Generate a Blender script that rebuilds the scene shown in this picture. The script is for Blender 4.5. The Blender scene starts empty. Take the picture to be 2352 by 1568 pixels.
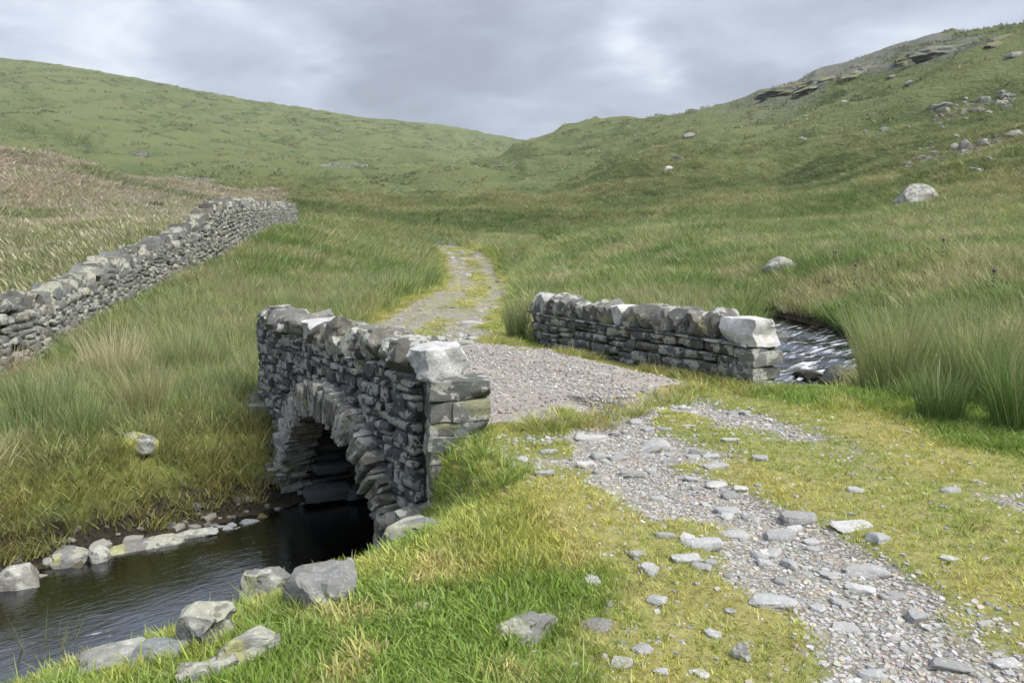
import bpy, bmesh, math, random
import numpy as np
from mathutils import Vector, Matrix, Euler, noise as mnoise

rad = math.radians
sc = bpy.context.scene
COL = sc.collection
random.seed(7)
RNG = np.random.default_rng(11)

# ------------------------------------------------------------------ camera
CZ = 1.65                              # eye height above the road (metres)
F = 1698.7                             # focal length in pixels of a 2352 px wide picture
TH = math.atan(224 / F)                # downward pitch
cam = bpy.data.cameras.new('camera'); camo = bpy.data.objects.new('camera', cam)
COL.objects.link(camo)
cam.lens = 26.0; cam.sensor_width = 36.0; cam.clip_start = 0.05; cam.clip_end = 6000
camo.location = (0, 0, CZ); camo.rotation_euler = (math.pi / 2 - TH, 0, 0)
sc.camera = camo
sc.cycles.use_denoising = True
sc.cycles.max_bounces = 6; sc.cycles.diffuse_bounces = 2; sc.cycles.glossy_bounces = 3
sc.cycles.transmission_bounces = 4; sc.cycles.transparent_max_bounces = 8
sc.cycles.volume_bounces = 0
sc.cycles.caustics_reflective = False; sc.cycles.caustics_refractive = False
sc.cycles.use_adaptive_sampling = True; sc.cycles.adaptive_threshold = 0.02

# ------------------------------------------------------------------ sky and sun
SUN_EL, SUN_AZ = rad(50), rad(125)     # azimuth clockwise from +Y: light from behind the right shoulder
w = bpy.data.worlds.new('World'); sc.world = w; w.use_nodes = True
nt = w.node_tree; N = nt.nodes; L = nt.links; N.clear()
out = N.new('ShaderNodeOutputWorld'); bg = N.new('ShaderNodeBackground'); bg.inputs[1].default_value = 0.1
L.new(bg.outputs[0], out.inputs[0])
sky = N.new('ShaderNodeTexSky'); sky.sky_type = 'NISHITA'; sky.sun_disc = False
sky.sun_elevation = SUN_EL; sky.sun_rotation = SUN_AZ
tc = N.new('ShaderNodeTexCoord'); sep = N.new('ShaderNodeSeparateXYZ'); L.new(tc.outputs['Generated'], sep.inputs[0])
def wm(op, a, b=None, c=None):
    n = N.new('ShaderNodeMath'); n.operation = op
    for i, v in enumerate((a, b, c)):
        if v is None: continue
        if isinstance(v, (int, float)): n.inputs[i].default_value = v
        else: L.new(v, n.inputs[i])
    return n.outputs[0]
zc = wm('MAXIMUM', sep.outputs['Z'], 0.0)
den = wm('ADD', zc, 0.20)
comb = N.new('ShaderNodeCombineXYZ')
L.new(wm('DIVIDE', sep.outputs['X'], den), comb.inputs[0]); L.new(wm('DIVIDE', sep.outputs['Y'], den), comb.inputs[1])
def wnoise(scale, detail, rough, off, dist=0.0):
    mp = N.new('ShaderNodeMapping'); mp.inputs['Location'].default_value = off
    L.new(comb.outputs[0], mp.inputs[0])
    n = N.new('ShaderNodeTexNoise'); n.inputs['Scale'].default_value = scale; n.inputs['Detail'].default_value = detail
    n.inputs['Roughness'].default_value = rough; n.inputs['Distortion'].default_value = dist
    L.new(mp.outputs[0], n.inputs[0]); return n.outputs[0]
n1 = wnoise(0.85, 6, 0.56, (3.1, 1.7, 0.0), 0.35)
n2 = wnoise(0.28, 3, 0.5, (7.0, 2.2, 1.0)); n3 = wnoise(2.4, 7, 0.6, (1.0, 4.0, 2.0), 0.4)
cl = wm('ADD', wm('MULTIPLY', n1, 0.58), wm('ADD', wm('MULTIPLY', n2, 0.25), wm('MULTIPLY', n3, 0.34)))
def gap(px, py, size, amt):                                       # thin places in the cloud layer
    cx, cy = (px - 1176) / F, (784 - py) / F
    d = Vector((cx, math.cos(TH) + cy * math.sin(TH), -math.sin(TH) + cy * math.cos(TH))).normalized()
    v = N.new('ShaderNodeVectorMath'); v.operation = 'DISTANCE'; v.inputs[1].default_value = d; L.new(tc.outputs['Generated'], v.inputs[0])
    return wm('MULTIPLY', wm('MULTIPLY', wm('ADD', n3, 0.35), wm('POWER', 2.718, wm('MULTIPLY', wm('POWER', wm('DIVIDE', v.outputs['Value'], size), 2.0), -1.0))), amt)
for g_ in ((1440, 95, .036, .17), (1530, 165, .03, .15), (700, 215, .07, .16), (1270, 300, .14, .07), (330, 130, .10, .06), (1300, 120, .22, -.03), (1000, 20, .2, -.03)): cl = wm('ADD', cl, gap(*g_))
ramp = N.new('ShaderNodeValToRGB'); L.new(cl, ramp.inputs[0])
e = ramp.color_ramp.elements
e[0].position = 0.46; e[0].color = (0.305, 0.332, 0.395, 1)
e[1].position = 0.755; e[1].color = (0.84, 0.88, 0.95, 1)
a = ramp.color_ramp.elements.new(0.555); a.color = (0.41, 0.45, 0.535, 1)
a = ramp.color_ramp.elements.new(0.625); a.color = (0.515, 0.565, 0.665, 1)
grad = wm('MULTIPLY', wm('ADD', wm('MULTIPLY', zc, 2.0), 1.0), 2.42 / 1.30)      # overcast sky: zenith three times the horizon
vm = N.new('ShaderNodeVectorMath'); vm.operation = 'SCALE'; L.new(ramp.outputs[0], vm.inputs[0]); L.new(grad, vm.inputs['Scale'])
mix = N.new('ShaderNodeMixRGB'); mix.inputs[0].default_value = 0.96
L.new(sky.outputs[0], mix.inputs[1]); L.new(vm.outputs[0], mix.inputs[2]); L.new(mix.outputs[0], bg.inputs[0])

sd = bpy.data.lights.new('sun', 'SUN'); sd.energy = 1.5; sd.angle = rad(28); sd.color = (1.0, 0.95, 0.87)
so = bpy.data.objects.new('sun', sd); COL.objects.link(so)
so.rotation_euler = Vector((-math.sin(SUN_AZ) * math.cos(SUN_EL), -math.cos(SUN_AZ) * math.cos(SUN_EL), -math.sin(SUN_EL))).to_track_quat('-Z', 'Y').to_euler()
so.location = (30, 10, 60)

sc.view_settings.view_transform = 'Standard'; sc.view_settings.look = 'None'
sc.view_settings.exposure = 2.05; sc.view_settings.gamma = 1.0; sc.view_settings.use_curve_mapping = False

# ------------------------------------------------------------------ maths helpers
def ray(px, py):
    cx, cy = (px - 1176) / F, (784 - py) / F
    return np.array([cx, math.cos(TH) + cy * math.sin(TH), -math.sin(TH) + cy * math.cos(TH)])
def at_y(px, py, y):
    d = ray(px, py); t = y / d[1]
    return d[0] * t, y, CZ + d[2] * t
def at_z(px, py, z):
    d = ray(px, py); t = (z - CZ) / d[2]
    return d[0] * t, d[1] * t, z
def sstep(a, b, x):
    t = np.clip((np.asarray(x, float) - a) / (b - a), 0, 1); return t * t * (3 - 2 * t)
def _hash(ix, iy, seed):
    h = (ix.astype(np.int64) * 374761393 + iy.astype(np.int64) * 668265263 + seed * 1442695041) & 0xFFFFFFFF
    h = ((h ^ (h >> 13)) * 1274126177) & 0xFFFFFFFF
    return ((h ^ (h >> 16)) & 0xFFFFFF) / float(0xFFFFFF)
def vnoise(x, y, seed=0):
    ix, iy = np.floor(x), np.floor(y); fx, fy = x - ix, y - iy
    fx = fx * fx * fx * (fx * (fx * 6 - 15) + 10); fy = fy * fy * fy * (fy * (fy * 6 - 15) + 10)
    a = _hash(ix, iy, seed); b = _hash(ix + 1, iy, seed); c = _hash(ix, iy + 1, seed); d = _hash(ix + 1, iy + 1, seed)
    return (a + (b - a) * fx + (c - a) * fy + (a - b - c + d) * fx * fy) * 2 - 1
def fbm(x, y, seed=0, o=4, g=0.5):
    s = 0; a = 1.0; n = 0
    for k in range(o):
        s = s + a * vnoise(x * 2 ** k + 13.7 * k, y * 2 ** k - 7.3 * k, seed + k); n += a; a *= g
    return s / n
def polydist(x, y, pts, vals=None):
    """distance to a polyline, signed side (+ = left of travel), interpolated values, arclength"""
    pts = np.array(pts, float); best = np.full(x.shape, 1e9); side = np.zeros(x.shape); arc = np.zeros(x.shape)
    vv = None if vals is None else np.zeros(x.shape + (len(vals[0]),)); s0 = 0.0
    for i in range(len(pts) - 1):
        a, b = pts[i], pts[i + 1]; d = b - a; l = np.hypot(*d); u = d / l
        t = np.clip((x - a[0]) * u[0] + (y - a[1]) * u[1], 0, l)
        qx, qy = x - a[0] - t * u[0], y - a[1] - t * u[1]; q = np.hypot(qx, qy)
        m = q < best; best = np.where(m, q, best)
        side = np.where(m, np.sign(u[0] * qy - u[1] * qx), side); arc = np.where(m, s0 + t, arc)
        if vals is not None:
            k = (t / l)[..., None]; vi = (1 - k) * np.array(vals[i]) + k * np.array(vals[i + 1])
            vv = np.where(m[..., None], vi, vv)
        s0 += l
    return best, side, vv, arc
def smooth_path(pts, n=6):
    pts = [np.array(p, float) for p in pts]; o = []
    for i in range(len(pts) - 1):
        p0 = pts[max(i - 1, 0)]; p1 = pts[i]; p2 = pts[i + 1]; p3 = pts[min(i + 2, len(pts) - 1)]
        for k in range(n):
            t = k / n
            o.append(0.5 * ((2 * p1) + (-p0 + p2) * t + (2 * p0 - 5 * p1 + 4 * p2 - p3) * t * t + (-p0 + 3 * p1 - 3 * p2 + p3) * t ** 3))
    o.append(pts[-1]); return np.array(o)

# ------------------------------------------------------------------ layout of the place
D = np.array([-0.577, 0.817]); NR = np.array([0.817, 0.577])     # along the road, upstream
A = np.array([-0.70, 6.15])                                       # near downstream corner of the near parapet
LEN1 = 4.92
ARC_U, ARC_R, ARC_Z, RING = 2.25, 1.52, -1.76, 0.34               # arch centre along the wall, radius, height, ring depth
# stream: x, y, half width, water level, bank steepness left (far) side, right (near) side
STREAM = [(2.0, 60, .4, 1.4), (2.6, 46, .5, .35), (3.4, 37, .6, .0), (5.0, 27, .5, -.2), (6.8, 19, .8, -.35), (5.8, 14.0, .95, -.50), (4.3, 11.9, 1.1, -.62),
          (2.9, 11.1, 1.2, -.85), (1.6, 10.4, 1.2, -1.35), (-0.2, 9.25, 1.3, -1.58), (-2.0, 7.99, 1.3, -1.63), (-3.43, 6.55, 1.42, -1.65),
          (-4.85, 5.05, 1.55, -1.67), (-6.6, 3.0, 1.7, -1.7), (-9.5, -2, 1.9, -1.78), (-16, -13, 2.0, -2.0), (-30, -40, 2.2, -2.6)]
SP = smooth_path(STREAM, 5)
WALL = [(-9.2, 6.8, 1.1), at_y(0, 692, 12.8)[:2] + (0,), at_y(260, 585, 17.5)[:2] + (0,), at_y(430, 515, 21.5)[:2] + (0,),
        at_y(500, 464, 24.5)[:2] + (0,), at_y(600, 466, 34)[:2] + (0,), at_y(667, 470, 44)[:2] + (0,)]
WTOP = [0.95, at_y(0, 690, 12.8)[2], at_y(260, 583, 17.5)[2], at_y(430, 515, 21.5)[2], at_y(500, 464, 24.5)[2], at_y(600, 466, 34)[2], at_y(667, 470, 44)[2]]
WALLP = np.array([(p[0], p[1], t) for p, t in zip(WALL, WTOP)])
TRACK = [at_z(2420, 1760, 0)[:2], at_z(2180, 1568, 0)[:2], at_z(1960, 1360, 0)[:2], at_z(1740, 1200, 0)[:2], at_z(1520, 1110, 0)[:2], at_z(1400, 1020, 0)[:2], (1.05, 7.6), (0.45, 8.9), (-.6, 10.6), (-1.75, 13.5), at_z(990, 735, 0)[:2], at_z(1060, 690, 0)[:2], at_y(1095, 650, 30)[:2], at_y(1075, 605, 41)[:2], at_y(1030, 578, 51)[:2], at_y(980, 566, 58)[:2]]
TRP = smooth_path(TRACK, 5)

CP = [  # near ground, x y z
    (0, 0, .0), (0, -4, .05), (4, -2, .1), (-3, -2, -.1), (0, 2.6, .0), (1.9, 2.6, .03), (-1.2, 2.4, -.05), (0, 4.5, .0), (2, 4.5, .02), (4.4, 6.3, .08),
    (-.25, 6.2, .02), (2.7, 8.4, .0), (1, 8, .03), (.15, 13.3, .0), (-.64, 13.4, .02), (-2.5, 18.2, .0), (-.43, 28.3, .02), (-2.6, 31.5, .05),
    (-4, 15, -.25), (-3.7, 10.4, -.55), (-4.6, 9, -.62), (-6, 9, -.68), (-7, 6, -.7), (-6, 13, -.45), (-5, 18, .0), (-5, 24, .35), (-1.5, 16, 0), (-1.2, 22, 0),
    (4.5, 9.5, .1), (6.5, 9.0, .22), (9, 10, .4), (6, 5, .15), (8.0, 13.5, .3), (6.5, 16, .22), (4.0, 15.5, .12), (2.5, 14.5, .05), (2.0, 22, .05), (5, 33, .3), (0.5, 38, .25), (9, 24, .9),
    (-10, -4, -.6), (8, -8, .3), (0, -15, .3), (-14, 4, -.5), (14, 2, .9)]
def cp(px, *lst):
    for py, y in lst: CP.append(at_y(px, py, y))
for (px, py, y) in ((0, 885, 12.8), (260, 712, 17.5), (430, 622, 21.5), (505, 588, 24.5), (600, 535, 34), (667, 524, 44), (760, 560, 34), (860, 600, 34)): CP.append(at_y(px, py, y))
cp(-350, (900, 14), (520, 30), (400, 48), (330, 64), (370, 95), (330, 220), (260, 340), (180, 500), (100, 700), (130, 950))
cp(0, (790, 15.5), (600, 25), (510, 40), (430, 52), (367, 64), (410, 95), (420, 160), (380, 230), (330, 310), (250, 450), (135, 700), (160, 930))
cp(150, (640, 21), (392, 68))
cp(250, (560, 28), (480, 48), (418, 70), (450, 95), (440, 160), (415, 230), (350, 340), (265, 480), (175, 700), (195, 930))
cp(480, (500, 48), (455, 82), (465, 110), (445, 160), (420, 230), (370, 340), (300, 500), (215, 720), (235, 940))
cp(665, (492, 62), (470, 92), (450, 140), (430, 200), (385, 340), (315, 520), (246, 750), (265, 960))
cp(900, (555, 50), (522, 64), (478, 84), (478, 105), (450, 150), (425, 220), (385, 380), (325, 590), (276, 800), (292, 1000))
cp(1000, (545, 60), (470, 88), (478, 112), (440, 190), (425, 290), (370, 460), (330, 640), (291, 830), (304, 1020))
cp(1100, (545, 60), (515, 68), (452, 88), (472, 112), (440, 190), (413, 300), (424, 390), (372, 560), (306, 850), (318, 1040))
cp(1200, (440, 175), (400, 260), (366, 350), (392, 460), (362, 700), (326, 950), (340, 1150))
cp(1245, (435, 165), (392, 260), (338, 370), (372, 470), (350, 720), (332, 980), (346, 1180))
cp(1176, (560, 48), (540, 66), (448, 92), (468, 118))
cp(1290, (600, 34), (540, 62), (470, 98), (445, 140), (405, 220), (352, 330), (306, 420), (335, 520), (334, 1000), (345, 1150))
cp(1500, (620, 26), (560, 42), (515, 68), (455, 105), (385, 180), (330, 255), (281, 330), (305, 420), (380, 800))
cp(1800, (640, 20), (575, 32), (530, 52), (465, 80), (400, 115), (330, 165), (270, 225), (206, 295), (235, 380))
cp(2100, (650, 17), (570, 28), (515, 44), (470, 54), (400, 77), (330, 106), (250, 146), (180, 192), (114, 245), (140, 320))
cp(2352, (650, 15), (555, 29), (490, 43), (405, 62), (320, 86), (220, 122), (130, 162), (57, 207), (90, 270))
cp(2750, (560, 24), (400, 46), (250, 85), (60, 140), (-60, 185), (-20, 240))
CP = np.array(CP)
def _pc(x, y):
    r = np.maximum(np.hypot(x, y), 1.5); az = np.arctan2(x, y)
    return np.stack([az * 2.6, np.log(r)], -1), r
def _phi(d2): return 0.5 * d2 * np.log(d2 + 1e-9)
_C, _r = _pc(CP[:, 0], CP[:, 1]); _u = CP[:, 2] / (_r + 30)
_n = len(_C); _K = _phi(((_C[:, None] - _C[None]) ** 2).sum(-1)) + np.eye(_n) * 0.0004
_P = np.concatenate([np.ones((_n, 1)), _C], 1)
_S = np.linalg.solve(np.block([[_K, _P], [_P.T, np.zeros((3, 3))]]), np.concatenate([_u, np.zeros(3)]))
def base_h(x, y):
    q, r = _pc(x, y); o = np.zeros(len(x))
    for i in range(0, len(x), 40000):
        qq = q[i:i + 40000]; d2 = ((qq[:, None] - _C[None]) ** 2).sum(-1)
        o[i:i + 40000] = _phi(d2) @ _S[:_n] + _S[_n] + qq @ _S[_n + 1:]
    z = o * (r + 30)
    az = np.abs(np.arctan2(x, y)); wb = sstep(0.85, 1.7, az)
    back = np.clip(r - 15, 0, 400) * 0.035
    return z * (1 - wb) + back * wb
def masks(x, y):
    """what covers the ground at x, y"""
    r = np.hypot(x, y); m = {}
    sd_, side, vv, _ = polydist(x, y, SP[:, :2], SP[:, 2:])
    e = sd_ - vv[:, 0]; m['sd'] = sd_; m['se'] = e; m['side'] = side; m['wz'] = vv[:, 1]; m['hw'] = vv[:, 0]
    td, tside, _, ta = polydist(x, y, TRP); m['td'] = td; m['ta'] = ta; m['ts'] = tside
    rel = np.stack([x - A[0], y - A[1]], -1); m['u'] = rel @ D; m['v'] = rel @ NR     # along the road, across it (0 = downstream face)
    far = sstep(9.5, 12.5, ta) * (y > 9)                          # beyond the bridge
    nz = fbm(x * 1.7, y * 1.7, 3, 4); nz2 = fbm(x * .55, y * .55, 5, 3)
    # bare gravel of the near track: a main strip, a fainter one to the right
    strip = 1 - sstep(.22, .62, td + nz * .28)
    tr2 = polydist(x, y, [at_z(2600, 1240, 0)[:2], at_z(2330, 1150, 0)[:2], at_z(2050, 1080, 0)[:2], at_z(1800, 990, 0)[:2], at_z(1600, 935, 0)[:2], (1.6, 8.2)])[0]
    strip2 = (1 - sstep(.12, .5, tr2 + nz * .3)) * .75
    wide = 1 - sstep(.9, 1.75, td + nz * .5)                       # worn, yellow, stony
    wide2 = 1 - sstep(.7, 1.3, tr2 + nz * .4)
    head = 1 - sstep(.45, .95, np.hypot((x - .85) * .75, (y - 5.75) * 1.1) + nz * .45)
    nearb = np.maximum(np.maximum(strip, strip2), head) * sstep(-.75, -.05, nz2 + .6 * nz + .25 * (td < .35))
    # beyond the bridge: two wheel tracks with a yellow middle
    fw_ = 1 - sstep(1.0, 1.5, td + nz * .3)
    fmid = (1 - sstep(.15, .5, np.abs(td * tside + .2) + nz * .3)) * sstep(.0, .5, nz2 + .45)
    m['bare'] = np.where(far > .5, fw_ * (1 - .5 * fmid), nearb * (ta < 12)) * 1.0
    m['worn'] = np.where(far > .5, 1 - sstep(1.2, 2.1, td + nz * .4), np.maximum(wide, wide2))
    nzd = nz + .5 * fbm(x * 5, y * 5, 8, 2)
    deck = sstep(.42, .62, m['v'] + nz * .08) * (1 - sstep(3.55, 4.0, m['v'] + nzd * .3)) * sstep(-.35, .1, m['u'] + nzd * .8 - .32 * (m['v'] - 2) * (m['v'] > 2)) * (1 - sstep(5.2, 6.6, m['u'] + nz * .8))
    m['deck'] = deck
    wd, wside, _, _ = polydist(x, y, WALLP[:, :2]); m['wd'] = wd; m['ws'] = wside
    return m
def folds(x, y, r):
    """ridge and gully pattern of the far slopes: height and a -1..1 measure (gully..crest)"""
    hill = sstep(70, 150, r); s = x * 0.86 - y * 0.5; tt = x * 0.5 + y * .86; wob = fbm(x / 60, y / 60, 31, 3) * 16; right = sstep(-10, 40, x)
    a = 1 - np.abs(vnoise((tt + wob) / 17, s / 120, 33)) * 2; b = (1 - np.abs(vnoise((x + wob * 2) / 38, (y + wob) / 95, 34)) * 2); c = 1 - np.abs(vnoise((x + wob) / 14, (y + wob) / 14, 35)) * 2
    a2 = 1 - np.abs(vnoise((tt + wob) / 7.5, s / 70, 36)) * 2; b2 = 1 - np.abs(vnoise((x + wob) / 16, (y + wob) / 60, 37)) * 2
    fade = 1 - .85 * sstep(480, 680, r)
    h = hill * right * (2.4 * a + .7 * a2) + hill * (1 - right) * sstep(150, 300, r) * fade * (5.5 * b + 1.8 * b2) + sstep(50, 90, r) * 1.2 * c
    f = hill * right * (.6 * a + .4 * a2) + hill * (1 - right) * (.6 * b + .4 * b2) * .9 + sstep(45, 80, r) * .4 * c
    return h, np.clip(f, -1, 1)
def detail_h(x, y, r, m):
    z = np.zeros_like(x)
    calm = 1 - np.clip(np.maximum(np.maximum(m['worn'], m['deck']), (r < 9) * .6), 0, 1)
    for lam, amp, sd in ((.35, .012, 21), (1.1, .03, 22), (3.2, .10, 23), (9, .30, 24), (26, 1.5, 25), (70, 4.2, 26), (180, 9.0, 27)):
        f = sstep(2.0 * lam, 6 * lam, r) if lam > .5 else 1.0
        if lam > 20: f = f * (1 - .7 * sstep(480, 680, r))
        z = z + amp * vnoise(x / lam + 5.1, y / lam + 2.3, sd) * f * (calm if lam < 5 else 1)
    z = z + folds(x, y, r)[0]
    z = z + sstep(70, 110, r) * (1 - sstep(240, 340, r)) * (1 - sstep(30, 80, x)) * 2.6 * (np.abs(vnoise(x / 30 + 4.3, y / 20 + 1.7, 38)) ** .8 * 2 - .8)
    return z
def H(x, y, m=None, full=False):
    x = np.atleast_1d(np.asarray(x, float)); y = np.atleast_1d(np.asarray(y, float))
    if m is None: m = masks(x, y)
    r = np.hypot(x, y); z = base_h(x, y) + detail_h(x, y, r, m)
    z = z - .05 * np.clip(m['bare'], 0, 1) * (r < 40) + .05 * m['deck'] * (1 - (np.abs(m['u'] - ARC_U) / 3.2) ** 2).clip(0)
    # bank of the stream
    e, wz = m['se'], m['wz']
    bn = fbm(x * 1.3, y * 1.3, 41, 3) * .22
    inside = wz - .30 * np.clip(1 - (m['sd'] / np.maximum(m['hw'], .1)) ** 2, 0, 1) + .05 * fbm(x * 4, y * 4, 43, 2)
    ee = np.maximum(e + bn, 0)
    ups = sstep(-.2, .6, m['v'] - 4.2)                              # upstream of the bridge
    left = wz + .10 * sstep(0, .3, ee) + .78 * sstep(.18, .85, ee) + .22 * np.maximum(ee - .7, 0)     # steep shelf bank on the far side
    right = wz + .34 * (1 - np.exp(-ee / .25)) + 1.38 * sstep(.1, 2.9, ee)
    steep = wz + .12 * sstep(0, .1, ee) + .75 * sstep(.08, .4, ee) + .6 * np.maximum(ee - .3, 0)
    ret = 1.6 * sstep(-.40, .55, m['v']) * sstep(.12, -.12, m['u'])   # earth held by the end of the parapet
    down = np.where(m['side'] < 0, left, right + ret)
    gentle = wz + .10 * sstep(0, .15, ee) + .33 * ee
    bank = down * (1 - ups) + np.where(m['side'] > 0, gentle, steep) * ups
    inb = (m['v'] > .20) & (m['v'] < 4.6) & ~((m['u'] < .02) & (m['v'] < .6))   # under the bridge: straight sides behind the abutments
    bank = np.where(inb, wz + 6 * np.maximum(np.abs(m['u'] - ARC_U) - 1.62, 0), bank)
    inside = np.where(inb, np.where(np.abs(m['u'] - ARC_U) < 1.62, inside, bank), inside)
    bank = np.where((e < 0) & ~inb, inside, np.where(inb, inside, bank))
    k = .22; h = np.clip(.5 + .5 * (z - bank) / k, 0, 1)             # smooth minimum
    zz = z * (1 - h) + bank * h - k * h * (1 - h) * (~inb)
    zz = np.where(m['sd'] > 9, z, zz)
    return (zz, z) if full else zz
GRID = {}
def h1(x, y):
    """ground height read from the ground mesh's own grid"""
    az, lr = math.atan2(x, y), math.log(max(math.hypot(x, y), .51))
    if 'Z' not in GRID or abs(az) > rad(55.8): return float(H(x, y)[0])
    fa = (az - GRID['a0']) / GRID['da']; fr = (lr - GRID['l0']) / GRID['dl']; i, j = int(fr), int(fa); u, v = fr - i, fa - j; Z = GRID['Z']
    return float((Z[i, j] * (1 - v) + Z[i, j + 1] * v) * (1 - u) + (Z[i + 1, j] * (1 - v) + Z[i + 1, j + 1] * v) * u)
def hit(px, py, y0=1.5, y1=900):
    """where the ray through a picture point meets the ground (a ray keeps its azimuth, so it follows one grid column)"""
    d = ray(px, py); d = d / math.hypot(d[0], d[1]); az = math.atan2(d[0], d[1]); az = min(max(az, -rad(55.7)), rad(55.7)); d[0], d[1] = math.sin(az), math.cos(az)
    fa = (az - GRID['a0']) / GRID['da']; j = int(fa); v = fa - j; col_z = GRID['Z'][:, j] * (1 - v) + GRID['Z'][:, j + 1] * v; rr_ = GRID['r']
    g_ = col_z - (CZ + d[2] * rr_); ok = np.nonzero((g_ > 0) & (rr_ > y0) & (rr_ < y1))[0]
    if len(ok) == 0: return None
    i = max(ok[0], 1); t = g_[i - 1] / (g_[i - 1] - g_[i]) if g_[i - 1] < 0 else 0; r_ = rr_[i - 1] + (rr_[i] - rr_[i - 1]) * t
    return np.array([d[0] * r_, d[1] * r_, CZ + d[2] * r_])
def hits(pp): return [hit(*p) for p in pp]

# ------------------------------------------------------------------ materials
def newmat(name):
    m = bpy.data.materials.new(name); m.use_nodes = True; n = m.node_tree.nodes; n.clear()
    o = n.new('ShaderNodeOutputMaterial'); return m, n, m.node_tree.links, o
class G:
    """tiny node graph helper"""
    def __init__(s, name):
        s.m, s.n, s.l, s.o = newmat(name)
    def put(s, sock, v):
        if isinstance(v, (int, float)): sock.default_value = v
        elif isinstance(v, tuple): sock.default_value = v if len(v) != 3 or sock.type != 'RGBA' else v + (1,)
        else: s.l.new(v, sock)
    def math(s, op, a, b=0.0, clamp=False):
        n = s.n.new('ShaderNodeMath'); n.operation = op; n.use_clamp = clamp; s.put(n.inputs[0], a); s.put(n.inputs[1], b); return n.outputs[0]
    def vmath(s, op, a, b):
        n = s.n.new('ShaderNodeVectorMath'); n.operation = op; s.put(n.inputs[0], a)
        if op == 'SCALE': s.put(n.inputs['Scale'], b)
        else: s.put(n.inputs[1], b)
        return n.outputs[0]
    def mix(s, f, a, b, typ='MIX'):
        n = s.n.new('ShaderNodeMixRGB'); n.blend_type = typ; s.put(n.inputs[0], f); s.put(n.inputs[1], a); s.put(n.inputs[2], b); return n.outputs[0]
    def noise(s, v, scale, detail=4, rough=.55, dist=0):
        n = s.n.new('ShaderNodeTexNoise'); s.put(n.inputs['Vector'], v); n.inputs['Scale'].default_value = scale
        n.inputs['Detail'].default_value = detail; n.inputs['Roughness'].default_value = rough; n.inputs['Distortion'].default_value = dist; return n.outputs[0]
    def vor(s, v, scale, feat='F1', out=0, rnd=1.0):
        n = s.n.new('ShaderNodeTexVoronoi'); n.feature = feat; s.put(n.inputs['Vector'], v); n.inputs['Scale'].default_value = scale; n.inputs['Randomness'].default_value = rnd; return n.outputs[out]
    def ramp(s, v, *st):
        n = s.n.new('ShaderNodeValToRGB'); s.put(n.inputs[0], v); e = n.color_ramp.elements
        for i, (p, c) in enumerate(st):
            k = e[i] if i < 2 else e.new(p)
            k.position = p; k.color = (c, c, c, 1) if isinstance(c, (int, float)) else c + (1,)
        return n.outputs[0]
    def step(s, v, a, b): return s.ramp(v, (a, 0.0), (b, 1.0))
    def pos(s): return s.n.new('ShaderNodeNewGeometry').outputs['Position']
    def normal(s): return s.n.new('ShaderNodeNewGeometry').outputs['Normal']
    def rnd(s): return s.n.new('ShaderNodeObjectInfo').outputs['Random']
    def attr(s, name, typ='GEOMETRY', out='Fac'):
        n = s.n.new('ShaderNodeAttribute'); n.attribute_type = typ; n.attribute_name = name; return n.outputs[out]
    def mapping(s, v, scale=(1, 1, 1), rot=(0, 0, 0)):
        n = s.n.new('ShaderNodeMapping'); s.put(n.inputs[0], v); n.inputs['Scale'].default_value = scale; n.inputs['Rotation'].default_value = rot; return n.outputs[0]
    def bump(s, h, strength=.5, dist=.02, nrm=None):
        n = s.n.new('ShaderNodeBump'); s.put(n.inputs['Height'], h); n.inputs['Strength'].default_value = strength; n.inputs['Distance'].default_value = dist
        if nrm is not None: s.l.new(nrm, n.inputs['Normal'])
        return n.outputs[0]
    def bsdf(s, col, rough=.9, nrm=None, spec=.25):
        b = s.n.new('ShaderNodeBsdfPrincipled'); s.put(b.inputs['Base Color'], col); s.put(b.inputs['Roughness'], rough)
        b.inputs['Specular IOR Level'].default_value = spec
        if nrm is not None: s.l.new(nrm, b.inputs['Normal'])
        s.l.new(b.outputs[0], s.o.inputs[0]); return b
MATS = {}
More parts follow.
